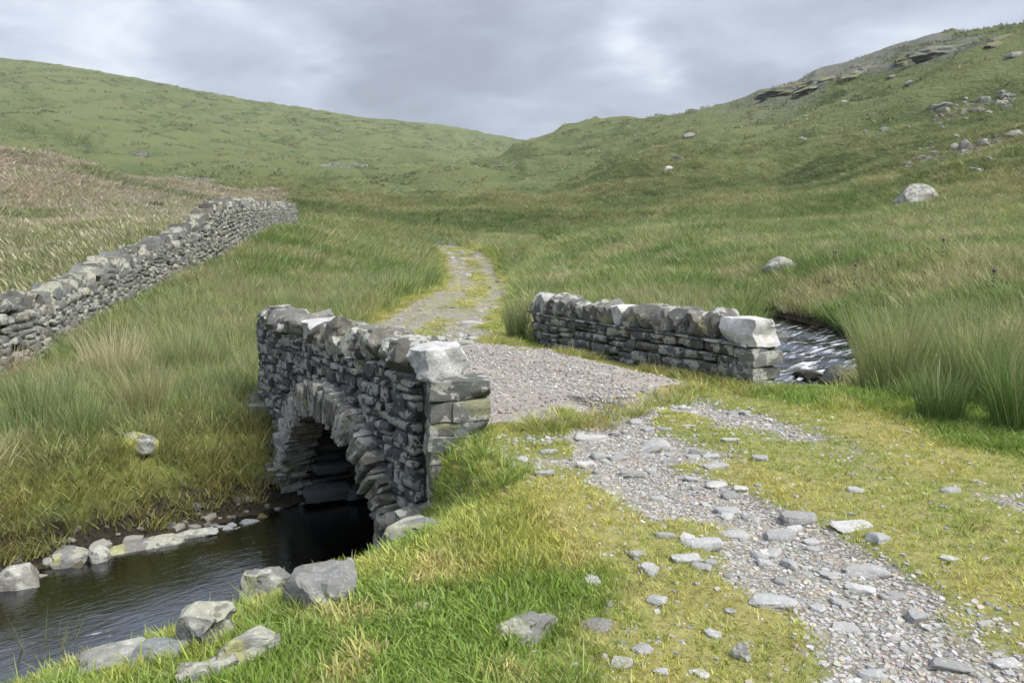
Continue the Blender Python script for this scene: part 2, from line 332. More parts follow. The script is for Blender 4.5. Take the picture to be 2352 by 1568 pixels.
def stone_mat(name, dark, light, lichen=.5, yellow=.3, moss=0.0, white=.5, scale=1.0, tint=.35, wet=0.0):
    g = G(name); r = g.math('ADD', g.rnd(), g.attr('rnd'))
    p = g.vmath('ADD', g.pos(), g.vmath('SCALE', (37.1, 91.7, 53.3), r))
    grain = g.noise(p, 9 * scale, 6, .62); fine = g.noise(p, 60 * scale, 4, .7)
    strat = g.noise(g.mapping(p, (3, 3, 9), (.35, .2, 0)), 2.4 * scale, 5, .65)
    c = g.mix(g.step(grain, .22, .80), dark, light)
    c = g.mix(g.math('MULTIPLY', g.step(strat, .42, .60), .45), c, g.mix(.6, c, dark))
    # brownish or bluish stone by stone
    hv = g.math('FRACT', g.math('MULTIPLY', r, 7.31))
    c = g.mix(g.math('MULTIPLY', g.step(hv, .55, .95), tint), c, (.23, .175, .12))
    c = g.mix(g.math('MULTIPLY', g.step(hv, .35, .05), tint), c, (.17, .20, .22))
    vv = g.math('ADD', .72, g.math('MULTIPLY', g.math('FRACT', g.math('MULTIPLY', r, 13.7)), .56))
    c = g.mix(1.0, c, g.mix(0, vv, vv), 'MULTIPLY')
    # pale lichen: blotches with crisp edges, plus crust
    bl = g.vor(p, 20 * scale)
    edge = g.math('ADD', bl, g.math('MULTIPLY', g.math('SUBTRACT', fine, .5), .45))
    big = g.noise(p, 4.5 * scale, 3, .6)
    lm = g.math('MULTIPLY', g.step(edge, .29, .22), g.step(big, .66 - .22 * lichen, .70 - .22 * lichen))
    c = g.mix(g.math('MULTIPLY', lm, .85 * min(1, lichen * 1.6)), c, (.46, .47, .43))
    cr = g.noise(p, 16 * scale, 5, .7)
    c = g.mix(g.math('MULTIPLY', g.step(cr, .58, .66), white), c, (.42, .43, .41))
    ym = g.math('MULTIPLY', g.step(g.vor(p, 15 * scale), .22, .15), g.step(g.noise(p, 2.3 * scale, 3, .5), .66 - .12 * yellow, .70 - .12 * yellow))
    c = g.mix(g.math('MULTIPLY', ym, yellow), c, (.46, .46, .12))
    c = g.mix(g.math('MULTIPLY', g.step(fine, .42, .30), .45), c, g.mix(.7, c, (.03, .03, .03)))
    if moss:
        nz = g.n.new('ShaderNodeSeparateXYZ'); g.l.new(g.normal(), nz.inputs[0])
        mm = g.math('MULTIPLY', g.step(nz.outputs['Z'], .2, .8), g.step(big, .48, .58))
        c = g.mix(g.math('MULTIPLY', mm, moss), c, (.16, .15, .03))
    hgt = g.math('ADD', g.math('MULTIPLY', grain, .7), g.math('ADD', g.math('MULTIPLY', fine, .3), g.math('MULTIPLY', strat, .55)))
    g.bsdf(c, .92 - .5 * wet, g.bump(hgt, .9, .018 / scale))
    MATS[name] = g.m; return g.m
M_FACE = stone_mat('slate_dark', (.026, .030, .035), (.10, .107, .11), .8, .15, white=.35)
M_VAULT = stone_mat('vault_slate', (.008, .009, .010), (.035, .037, .036), .2, .0, white=.06)  # slate darkened well below the face stones to put shade inside the arch
M_RING = stone_mat('slate_ring', (.11, .108, .098), (.34, .33, .29), .8, .35, white=.4)
M_QUOIN = stone_mat('slate_quoin', (.075, .08, .072), (.21, .215, .19), .65, .25, white=.25)
M_COPE = stone_mat('coping_rock', (.10, .098, .085), (.27, .26, .225), .65, .4, white=.45, scale=.8, tint=.3)
M_FARFACE = stone_mat('slate_grey', (.055, .058, .056), (.19, .19, .175), .7, .35, white=.22)
M_FIELD = stone_mat('field_stone', (.085, .085, .075), (.33, .325, .28), .6, .25, moss=.15, white=.35, scale=.7, tint=.35)
M_FCOPE = stone_mat('field_coping', (.05, .05, .045), (.225, .22, .19), .6, .2, moss=.3, white=.3, scale=.6, tint=.35)
M_ROCK = stone_mat('bank_rock', (.15, .15, .143), (.36, .355, .335), .8, .5, moss=.25, white=.4, scale=.7, tint=.2)
M_PALE = stone_mat('pale_slate', (.26, .285, .295), (.42, .45, .455), .2, .1, white=.2, scale=.8, tint=.2)
M_GRAVELST = stone_mat('track_stone_grey', (.36, .365, .365), (.56, .555, .54), .2, .05, white=.25, scale=1.2, tint=.22)
M_WET = stone_mat('wet_rock', (.012, .012, .010), (.06, .058, .046), .2, .05, moss=.3, white=.05, wet=.8)
M_BED = stone_mat('bed_cobble', (.03, .022, .010), (.16, .12, .055), .1, .1, white=.08, wet=.6, scale=1.5)
M_QUARTZ = stone_mat('quartz', (.34, .34, .33), (.95, .95, .95), .2, .15, white=.0, scale=1.0, tint=.05)
M_SCREE = stone_mat('scree', (.20, .20, .19), (.46, .455, .425), .3, .05, white=.3, scale=.25, tint=.25)
M_CRAG = stone_mat('crag', (.13, .135, .11), (.29, .29, .245), .2, .0, moss=.8, white=.25, scale=.05, tint=.15)
M_BOULDER = stone_mat('boulder', (.17, .17, .155), (.42, .41, .37), .7, .3, white=.4, scale=.45, tint=.15)
def mortar():
    g = G('mortar_earth'); p = g.pos(); n = g.noise(p, 25, 5, .7)
    g.bsdf(g.mix(n, (.012, .012, .011), (.06, .058, .05)), .95, g.bump(n, .8, .02)); return g.m
M_MORTAR = mortar()
def rubble_mortar():
    g = G('rough_mortar'); p = g.pos(); n = g.noise(p, 38, 5, .7); v = g.vor(p, 45)
    c = g.mix(g.step(n, .35, .65), (.06, .057, .05), (.25, .24, .215))
    g.bsdf(c, .95, g.bump(g.math('ADD', n, g.math('MULTIPLY', v, .8)), 1.0, .03)); return g.m
M_RUBBLE = rubble_mortar()

def ground_material(nearm):
    g = G('moor_ground' if nearm else 'far_moor_ground'); p = g.pos()
    sp = g.n.new('ShaderNodeSeparateXYZ'); g.l.new(p, sp.inputs[0])
    dist = g.n.new('ShaderNodeVectorMath'); dist.operation = 'LENGTH'; g.l.new(p, dist.inputs[0]); dist = dist.outputs['Value']
    farf = g.n.new('ShaderNodeMapRange'); g.l.new(dist, farf.inputs[0]); farf.inputs[1].default_value = 18; farf.inputs[2].default_value = 55; farf = farf.outputs[0]
    # near turf under the blades
    n1 = g.noise(p, 3.0, 3, .6) if nearm else .5; n2 = g.noise(p, 30, 3, .65) if nearm else .5
    near = (.1, .1, .1) if not nearm else g.mix(g.step(n1, .35, .65), (.075, .10, .022), (.14, .155, .045))
    if nearm: near = g.mix(g.step(n2, .4, .7), near, (.17, .15, .06))
    # moor seen from afar: patches of green, olive and straw at several sizes
    q = g.mapping(p, (1, 1, 1.8))
    f1 = g.noise(q, .018, 5, .6, .4); f2 = g.noise(q, .09, 5, .62, .3); f3 = g.noise(q, .38, 4, .7); f4 = g.noise(q, 1.5, 4, .72)
    far = g.mix(g.step(f1, .36, .62), (.145, .170, .070), (.23, .222, .108))
    far = g.mix(g.math('MULTIPLY', g.step(f2, .45, .66), .75), far, (.26, .245, .14))
    far = g.mix(g.math('MULTIPLY', g.step(f2, .47, .32), .7), far, (.095, .13, .056))
    far = g.mix(g.math('MULTIPLY', g.step(f3, .50, .70), .6), far, (.265, .25, .15))
    far = g.mix(g.math('MULTIPLY', g.step(f3, .46, .30), .65), far, (.078, .105, .045))
    far = g.mix(g.math('MULTIPLY', g.step(f4, .42, .28), .6), far, (.072, .095, .042))
    far = g.mix(g.math('MULTIPLY', g.step(f4, .56, .72), .5), far, (.24, .225, .12))
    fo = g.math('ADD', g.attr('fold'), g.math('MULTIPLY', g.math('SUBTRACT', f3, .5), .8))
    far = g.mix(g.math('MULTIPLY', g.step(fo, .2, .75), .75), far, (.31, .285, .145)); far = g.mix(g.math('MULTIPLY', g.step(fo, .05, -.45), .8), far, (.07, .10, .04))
    far = g.mix(1.0, far, (1.26, 1.22, 1.2), 'MULTIPLY')
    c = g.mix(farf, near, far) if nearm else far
    c = g.mix(g.math('MULTIPLY', g.attr('rock'), g.step(f3, .38, .5)), c, g.mix(f4, (.07, .07, .068), (.24, .235, .22)))
    rc = g.mix(g.step(f3, .35, .65), (.24, .20, .13), (.33, .27, .20))
    c = g.mix(g.math('MULTIPLY', g.attr('red'), .85), c, rc)
    c = g.mix(g.math('MULTIPLY', g.attr('lush'), .6), c, (.085, .14, .03))
    hf = g.math('ADD', g.math('MULTIPLY', f3, 1.0), g.math('MULTIPLY', f4, .35))
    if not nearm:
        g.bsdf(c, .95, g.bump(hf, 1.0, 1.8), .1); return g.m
    hf = g.math('MULTIPLY', farf, hf)
    dry = g.mix(g.step(n2, .35, .65), (.20, .18, .07), (.31, .28, .12))
    c = g.mix(g.math('MULTIPLY', g.attr('dry'), .8), c, dry)
    # gravel and packed dirt
    v = g.vor(p, 42, out=1); vd = g.vor(p, 42); vd2 = g.vor(p, 14); v2 = g.vor(p, 14, out=1)
    sv = g.n.new('ShaderNodeSeparateXYZ'); g.l.new(v, sv.inputs[0])
    grav = g.mix(sv.outputs[0], (.17, .17, .165), (.42, .415, .40)); grav = g.mix(g.step(vd, .35, .6), grav, (.16, .145, .12))
    grav = g.mix(g.math('MULTIPLY', g.step(g.noise(p, 5, 4, .6), .5, .62), .6), grav, (.30, .265, .20))
    bm = g.math('ADD', g.attr('bare'), g.math('MULTIPLY', g.math('SUBTRACT', n2, .5), .7))
    c = g.mix(g.step(bm, .42, .58), c, grav)
    d1 = g.noise(p, 2.2, 5, .65); d2 = g.noise(p, 90, 4, .7); d3 = g.noise(p, 11, 5, .7); d4 = g.noise(p, 26, 5, .75)
    dirt = g.mix(g.step(d1, .35, .65), (.54, .50, .465), (.47, .45, .425)); dirt = g.mix(g.step(d2, .45, .60), dirt, (.60, .58, .55)); dirt = g.mix(g.math('MULTIPLY', g.step(d2, .45, .36), .7), dirt, (.28, .25, .225))
    dirt = g.mix(g.math('MULTIPLY', g.step(d3, .58, .66), .5), dirt, (.15, .11, .085)); dirt = g.mix(g.math('MULTIPLY', g.step(d4, .54, .62), .7), dirt, (.62, .595, .565)); dirt = g.mix(g.math('MULTIPLY', g.step(d4, .46, .36), .8), dirt, (.25, .22, .195))
    c = g.mix(g.step(g.math('ADD', g.attr('deck'), g.math('MULTIPLY', g.math('SUBTRACT', d3, .5), .5)), .4, .6), c, dirt)
    d5 = g.noise(p, 5.5, 6, .75, .4)
    dm = g.step(g.math('ADD', g.attr('deck'), g.math('MULTIPLY', g.math('SUBTRACT', d3, .5), .5)), .4, .6)
    c = g.mix(g.math('MULTIPLY', g.math('MULTIPLY', g.step(d5, .50, .38), dm), .6), c, (.30, .265, .235)); c = g.mix(g.math('MULTIPLY', g.math('MULTIPLY', g.step(d5, .55, .66), dm), .55), c, (.64, .62, .59))
    mud = g.mix(g.step(n2, .35, .7), (.012, .011, .009), (.045, .039, .031))
    c = g.mix(g.attr('mud'), c, mud)
    bed = g.mix(v2, (.03, .022, .010), (.16, .115, .055), 'MIX'); c = g.mix(g.attr('bed'), c, bed)
    hn = g.math('ADD', g.math('MULTIPLY', g.math('MULTIPLY', d4, g.attr('deck')), 2.5), g.math('MULTIPLY', g.math('SUBTRACT', 1.0, vd), g.math('ADD', g.attr('bare'), g.attr('deck'))))
    hn = g.math('ADD', hn, g.math('MULTIPLY', n2, .8))
    b1 = g.bump(hn, .8, .012)
    b2 = g.bump(hf, .9, .9, b1)
    g.bsdf(c, .95, b2, .1); return g.m
M_GROUND = ground_material(True); M_GROUNDF = ground_material(False)

def blade_mat(name, tipc=(.34, .32, .16), tipa=.5, trans=.35, straw=.35):
    g = G(name)
    c = g.attr('gcol', 'INSTANCER', 'Color'); own = g.attr('gcol', 'GEOMETRY', 'Color')
    c = g.mix(1.0, c, own, 'ADD')
    hgt = g.attr('h'); b = g.attr('b')
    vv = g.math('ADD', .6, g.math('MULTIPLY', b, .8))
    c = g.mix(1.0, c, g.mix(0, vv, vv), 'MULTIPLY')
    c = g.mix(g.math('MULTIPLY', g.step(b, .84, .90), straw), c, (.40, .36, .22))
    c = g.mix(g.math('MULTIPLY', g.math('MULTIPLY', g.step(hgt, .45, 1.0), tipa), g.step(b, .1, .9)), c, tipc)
    d = g.n.new('ShaderNodeBsdfDiffuse'); g.put(d.inputs[0], c); t = g.n.new('ShaderNodeBsdfTranslucent'); g.put(t.inputs[0], c)
    gl = g.n.new('ShaderNodeBsdfGlossy'); gl.inputs['Roughness'].default_value = .45; g.put(gl.inputs[0], (.8, .85, .8))
    mx = g.n.new('ShaderNodeMixShader'); mx.inputs[0].default_value = trans; g.l.new(d.outputs[0], mx.inputs[1]); g.l.new(t.outputs[0], mx.inputs[2])
    m2 = g.n.new('ShaderNodeMixShader'); m2.inputs[0].default_value = .03; g.l.new(mx.outputs[0], m2.inputs[1]); g.l.new(gl.outputs[0], m2.inputs[2])
    g.l.new(m2.outputs[0], g.o.inputs[0]); return g.m
M_BLADE = blade_mat('grass_blade'); M_RUSH = blade_mat('rush_blade', (.40, .37, .23), .6, straw=.75); M_RED = blade_mat('red_grass_blade', (.50, .43, .35), .9)
def pebble_mat():
    g = G('pebble'); c = g.attr('gcol', 'INSTANCER', 'Color'); n = g.noise(g.pos(), 70, 4, .7)
    g.bsdf(g.mix(g.step(n, .3, .75), g.mix(.35, c, (.1, .1, .1)), c), .9, g.bump(n, .5, .004)); return g.m
M_PEBBLE = pebble_mat()
def water_mat():
    g = G('stream_water'); p = g.pos()
    fl = g.mapping(p, (1, 1, 1), (0, 0, -.72))                 # flow roughly along NR
    fl = g.mapping(fl, (.55, 1.5, 1))
    n = g.noise(fl, 9, 4, .55, .6); n2 = g.noise(fl, 26, 3, .6, .4)
    hgt = g.math('ADD', n, g.math('MULTIPLY', n2, .35))
    fo = g.attr('foam')
    tb = g.noise(p, 4.5, 4, .6, 1.0); hgt = g.math('ADD', hgt, g.math('MULTIPLY', g.math('MULTIPLY', tb, fo), 3.5))
    nb = g.bump(hgt, .28, .02)
    fr = g.n.new('ShaderNodeFresnel'); fr.inputs[0].default_value = 1.33; g.l.new(nb, fr.inputs['Normal'])
    tr = g.n.new('ShaderNodeBsdfTransparent'); tr.inputs[0].default_value = (.74, .62, .43, 1)
    gl = g.n.new('ShaderNodeBsdfGlossy'); gl.inputs['Roughness'].default_value = .06; gl.inputs[0].default_value = (.29, .30, .32, 1); g.l.new(nb, gl.inputs['Normal'])
    m = g.n.new('ShaderNodeMixShader'); g.l.new(fr.outputs[0], m.inputs[0]); g.l.new(tr.outputs[0], m.inputs[1]); g.l.new(gl.outputs[0], m.inputs[2])
    foam = g.n.new('ShaderNodeBsdfPrincipled'); foam.inputs['Base Color'].default_value = (.62, .65, .68, 1); foam.inputs['Roughness'].default_value = .5; g.l.new(nb, foam.inputs['Normal'])
    fn = g.noise(g.mapping(fl, (.7, 1.8, 1)), 2.6, 7, .66, 1.2)
    fm = g.math('MULTIPLY', g.step(g.math('ADD', fn, g.math('MULTIPLY', fo, .16)), .66, .80), 1.0)
    m2 = g.n.new('ShaderNodeMixShader'); g.l.new(fm, m2.inputs[0]); g.l.new(m.outputs[0], m2.inputs[1]); g.l.new(foam.outputs[0], m2.inputs[2])
    g.l.new(m2.outputs[0], g.o.inputs[0]); return g.m
M_WATER = water_mat()

# ------------------------------------------------------------------ mesh helpers
def mesh_np(name, V, Fc, mat, attrs=None, smooth=True, sharp=None):
    me = bpy.data.meshes.new(name)
    V = np.asarray(V, np.float32); Fc = np.asarray(Fc, np.int32); k = Fc.shape[1]
    me.vertices.add(len(V)); me.vertices.foreach_set('co', V.ravel())
    me.loops.add(Fc.size); me.loops.foreach_set('vertex_index', Fc.ravel())
    me.polygons.add(len(Fc)); me.polygons.foreach_set('loop_start', np.arange(0, Fc.size, k, dtype=np.int32))
    me.update(calc_edges=True)
    if smooth: me.polygons.foreach_set('use_smooth', np.ones(len(Fc), bool))
    for n, a in (attrs or {}).items():
        if a.ndim == 2:
            at = me.attributes.new(n, 'FLOAT_COLOR', 'POINT'); at.data.foreach_set('color', np.asarray(a, np.float32).ravel())
        else:
            at = me.attributes.new(n, 'FLOAT', 'POINT'); at.data.foreach_set('value', np.asarray(a, np.float32))
    if sharp: me.set_sharp_from_angle(angle=sharp)
    if mat: me.materials.append(mat)
    return me
def link(name, data, parent=None, **props):
    o = bpy.data.objects.new(name, data); COL.objects.link(o)
    if parent is not None: o.parent = parent
    for k, v in props.items():
        if v is not None: o[k] = v
    return o
def thing(name, loc, label, cat, group=None):
    o = bpy.data.objects.new(name, None); o.empty_display_size = .2; o.location = loc; COL.objects.link(o)
    o['label'] = label; o['category'] = cat
    if group: o['group'] = group
    return o
def stone_mesh(name, mat, seed, cuts=2, rnd=.35, rough=.10, facets=4, sharp=32):
    """unit stone, about 1 x 1 x 1, blocky with worn corners"""
    rs = random.Random(seed); bm = bmesh.new(); bmesh.ops.create_cube(bm, size=1.0)
    bmesh.ops.subdivide_edges(bm, edges=bm.edges[:], cuts=cuts, use_grid_fill=True)
    off = Vector((rs.uniform(-50, 50), rs.uniform(-50, 50), rs.uniform(-50, 50)))
    pl = []
    for _ in range(facets):
        n = Vector((rs.gauss(0, 1), rs.gauss(0, 1), rs.gauss(0, 1))).normalized(); pl.append((n, rs.uniform(.44, .60)))
    for v in bm.verts:
        p = v.co.copy(); q = Vector((abs(p.x), abs(p.y), abs(p.z))) * 2
        ln = (q.x ** 5 + q.y ** 5 + q.z ** 5) ** .2
        p = p * (1 - rnd) + (p / max(ln, 1e-6) * max(q.x, q.y, q.z)) * rnd if ln > 0 else p
        p += mnoise.noise_vector(p * 1.7 + off) * rough + mnoise.noise_vector(p * 4.3 + off) * rough * .4
        for n, d in pl:
            t = p.dot(n) - d
            if t > 0: p -= n * t * .9
        v.co = p
    bmesh.ops.triangulate(bm, faces=bm.faces[:])
    me = bpy.data.meshes.new(name); bm.to_mesh(me); bm.free()
    me.polygons.foreach_set('use_smooth', np.ones(len(me.polygons), bool)); me.set_sharp_from_angle(angle=rad(sharp)); me.materials.append(mat); return me
def boulder_mesh(name, mat, seed, sub=4, rough=.16, facets=9, flat=.0):
    rs = random.Random(seed); bm = bmesh.new(); bmesh.ops.create_icosphere(bm, subdivisions=sub, radius=.5)
    off = Vector((rs.uniform(-50, 50), rs.uniform(-50, 50), rs.uniform(-50, 50)))
    pl = []
    for _ in range(facets):
        n = Vector((rs.gauss(0, 1), rs.gauss(0, 1), rs.gauss(0, .8))).normalized(); pl.append((n, rs.uniform(.27, .42)))
    for v in bm.verts:
        p = v.co.copy(); p += mnoise.noise_vector(p * 2.0 + off) * rough
        for n, d in pl:
            t = p.dot(n) - d
            if t > 0: p -= n * t * .92
        p += mnoise.noise_vector(p * 6 + off) * rough * .22 + mnoise.noise_vector(p * 15 + off) * rough * .09
        v.co = p
    me = bpy.data.meshes.new(name); bm.to_mesh(me); bm.free()
    me.polygons.foreach_set('use_smooth', np.ones(len(me.polygons), bool)); me.set_sharp_from_angle(angle=rad(28)); me.materials.append(mat); return me
_arr = {}
def me_arrays(me):
    if me.name not in _arr:
        v = np.zeros(len(me.vertices) * 3, np.float32); me.vertices.foreach_get('co', v)
        me.calc_loop_triangles(); t = np.zeros(len(me.loop_triangles) * 3, np.int32); me.loop_triangles.foreach_get('vertices', t)
        _arr[me.name] = (v.reshape(-1, 3), t.reshape(-1, 3))
    return _arr[me.name]
def joined(name, items, mat):
    """many small pieces (mesh, matrix) as one mesh"""
    V, T, R = [], [], []; n = 0
    for me, mt in items:
        v, t = me_arrays(me); M = np.array(mt)
        V.append(v @ M[:3, :3].T + M[:3, 3]); T.append(t + n); R.append(np.full(len(v), random.random() * 3)); n += len(v)
    return mesh_np(name, np.concatenate(V), np.concatenate(T), mat, {'rnd': np.concatenate(R)}, True, rad(32))
def place(o, M, base):
    o.matrix_local = Matrix.Translation(-Vector(base)) @ M
def frame(origin, du, dn, up=(0, 0, 1)):
    """matrix with columns u, n, up"""
    return Matrix(((du[0], dn[0], up[0], origin[0]), (du[1], dn[1], up[1], origin[1]), (du[2], dn[2], up[2], origin[2]), (0, 0, 0, 1)))

# ------------------------------------------------------------------ ground
DUNG = at_z(1365, 916, .05)
def dung(x, y): return .75 * sstep(.35, .75, np.exp(-(((x - DUNG[0]) / .5) ** 2 + ((y - DUNG[1]) / .32) ** 2)) * 1.1 + .55 * fbm(x * 6, y * 6, 99, 4) - .1) * (np.hypot(x - DUNG[0], y - DUNG[1]) < 1)
def build_ground():
    az = np.concatenate([np.linspace(rad(-56), rad(56), 800), np.linspace(rad(56), rad(304), 66)[1:-1]])
    rr = np.exp(np.linspace(math.log(.5), math.log(1500), 640))
    Az, Rr = np.meshgrid(az, rr); x = (np.sin(Az) * Rr).ravel(); y = (np.cos(Az) * Rr).ravel()
    m = masks(x, y); z, z0 = H(x, y, m, True); r = np.hypot(x, y)
    na, nr = len(az), len(rr)
    Z = z.reshape(nr, na); GRID.update(Z=Z, a0=az[0], da=az[1] - az[0], l0=math.log(rr[0]), dl=math.log(rr[1] / rr[0]), r=rr); slope = np.abs(np.gradient(Z, axis=0) / np.gradient(Rr, axis=0)).ravel()
    i = np.arange(nr - 1)[:, None] * na; j = np.arange(na)[None]; j2 = (j + 1) % na
    Fc = np.stack([i + j, i + j2, i + na + j2, i + na + j], -1).reshape(-1, 4)[:, ::-1]
    n4 = fbm(x / 7, y / 7, 51, 4); n5 = fbm(x / 25, y / 25, 52, 4)
    red = ((m['ws'] > 0) & (x < -5)) * sstep(-.29, -.35, x / np.maximum(y, .1)) * sstep(-.35, .15, n5 + .35 * n4 + (r - 45) / 45 ) * (1 - sstep(75, 120, r)) * sstep(2, 6, m['wd'])
    below = z0 - z
    mud = (1 - sstep(.0, .10, z - m['wz'] - .38 - .15 * n4)) * (m['sd'] < m['hw'] + 1.2) * (r < 45) + 0
    bed = (1 - sstep(-.05, .03, z - m['wz'])) * (m['sd'] < m['hw'] + .5)
    # crags along the right-hand ridge, eroded banks on the mound
    rock = np.zeros_like(x)
    ridge = (r > 190) & (x > 60) & (x < 420)
    rock = ridge * sstep(.0, .35, fbm(x / 14, y / 40, 61, 4) + (r - 235) / 120 - .05) * sstep(60, 110, x)
    dry = np.clip(m['worn'] * (1 - m['bare']), 0, 1) * sstep(-.5, .3, n4 + .25)
    lush = sstep(.1, .5, n5) * (r < 150) * (1 - red)
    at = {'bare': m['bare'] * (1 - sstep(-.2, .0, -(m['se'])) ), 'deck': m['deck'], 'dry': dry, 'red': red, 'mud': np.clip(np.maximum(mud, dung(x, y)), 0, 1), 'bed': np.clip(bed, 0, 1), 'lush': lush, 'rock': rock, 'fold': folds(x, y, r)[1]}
    at['bare'] = np.where((m['se'] < .35) & (r < 60), 0, m['bare'])
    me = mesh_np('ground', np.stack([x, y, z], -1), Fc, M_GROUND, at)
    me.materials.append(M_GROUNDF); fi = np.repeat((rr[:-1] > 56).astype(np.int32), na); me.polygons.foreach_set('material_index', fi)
    link('ground', me, kind='structure')
build_ground()

def build_water():
    P = smooth_path(STREAM[1:-1], 24); V = []; foam = []; n = 17
    for i, p in enumerate(P):
        a = P[max(i - 1, 0)]; b = P[min(i + 1, len(P) - 1)]; d = (b - a)[:2]; d /= np.hypot(*d); q = np.array([-d[1], d[0]])
        slope = (a[3] - b[3]) / max(np.hypot(*(b - a)[:2]), .01)
        for k in range(n):
            t = (k / (n - 1) * 2 - 1) * (p[2] + .55)
            x, y = p[0] + q[0] * t, p[1] + q[1] * t
            V.append((x, y, p[3])); foam.append(slope)
    V = np.array(V); foam = np.array(foam)
    rel = V[:, :2] - A; v = rel @ NR
    f = sstep(4.2, 5.2, v) * (1 - sstep(11.5, 16, v)); V[:, 2] += f * .07 * fbm(V[:, 0] * 1.6, V[:, 1] * 1.6, 71, 3) + .012 * fbm(V[:, 0] * 2.5, V[:, 1] * 2.5, 72, 2)
    i = np.arange(len(P) - 1)[:, None] * n; j = np.arange(n - 1)[None]
    Fc = np.stack([i + j, i + j + 1, i + n + j + 1, i + n + j], -1).reshape(-1, 4)
    me = mesh_np('stream', V, Fc, M_WATER, {'foam': f * .9})
    link('stream', me, kind='structure')
build_water()

# ------------------------------------------------------------------ the stone bridge
BASE = Vector((A[0], A[1], -1.2))
bridge = thing('stone_bridge', BASE, 'small dry stone arch bridge with two rough stone parapets over the stream', 'bridge')
def w3(u, v, z, o=A): return Vector((o[0] + D[0] * u + NR[0] * v, o[1] + D[1] * u + NR[1] * v, z))
D3 = Vector((D[0], D[1], 0)); N3 = Vector((NR[0], NR[1], 0))
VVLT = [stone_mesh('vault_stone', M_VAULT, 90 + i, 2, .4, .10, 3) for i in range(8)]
VFACE = [stone_mesh('course_stone', M_FACE, 100 + i, 3, .38, .085, 3, 30) for i in range(14)]
VRING = [stone_mesh('arch_stone', M_RING, 130 + i, 3, .22, .09, 3) for i in range(10)]
VQUO = [stone_mesh('corner_stone', M_QUOIN, 150 + i, 4, .22, .05, 2, 28) for i in range(8)]
VCOPE = [stone_mesh('coping_rock', M_COPE, 170 + i, 6, .85, .22, 8, 24) for i in range(10)]
VFAR = [stone_mesh('far_course_stone', M_FARFACE, 190 + i, 2, .45, .07, 3) for i in range(12)]
VCOPE2 = [stone_mesh('far_coping_rock', M_COPE, 210 + i, 5, .95, .22, 6, 25) for i in range(10)]
VQZ = [stone_mesh('white_block', M_QUARTZ, 230 + i, 6, .45, .12, 5, 22) for i in range(3)]

def wall_core(name, outline, v0, v1, org, du, dn, mat=M_MORTAR, parent=None):
    """solid behind the facing stones: an outline in (along, up) pushed through the wall"""
    bm = bmesh.new()
    f = [bm.verts.new((org[0] + du[0] * u + dn[0] * v0, org[1] + du[1] * u + dn[1] * v0, z)) for u, z in outline]
    b = [bm.verts.new((org[0] + du[0] * u + dn[0] * v1, org[1] + du[1] * u + dn[1] * v1, z)) for u, z in outline]
    n = len(f); bm.faces.new(f); bm.faces.new(b[::-1])
    for i in range(n): bm.faces.new((f[i], b[i], b[(i + 1) % n], f[(i + 1) % n]))
    bmesh.ops.recalc_face_normals(bm, faces=bm.faces[:]); bmesh.ops.triangulate(bm, faces=bm.faces[:])
    me = bpy.data.meshes.new(name); bm.to_mesh(me); bm.free(); me.materials.append(mat)
    return me
def arch_out(R, n=20, z0=-1.75):
    """points of the arch opening from left spring to right spring as (u, z)"""
    th0 = math.asin(max(-1, min(1, (z0 - ARC_Z) / R)))
    return [(ARC_U + R * math.cos(t), ARC_Z + R * math.sin(t)) for t in np.linspace(th0, math.pi - th0, n)]

def put_stone(name, me, M, parent, base=BASE, label=None):
    o = bpy.data.objects.new(name, me); COL.objects.link(o); o.parent = parent; o.matrix_local = Matrix.Translation(-Vector(base)) @ M if base is not None else M
    if label: o['label'] = label
    return o
def stone_M(c, su, sn, sz, du, dn, tilt=0.0, yaw=0.0, lean=0.0):
    R = frame((0, 0, 0), du, dn); return Matrix.Translation(c) @ R @ Euler((lean, tilt, yaw)).to_matrix().to_4x4() @ Matrix.Diagonal((su, sn, sz, 1))

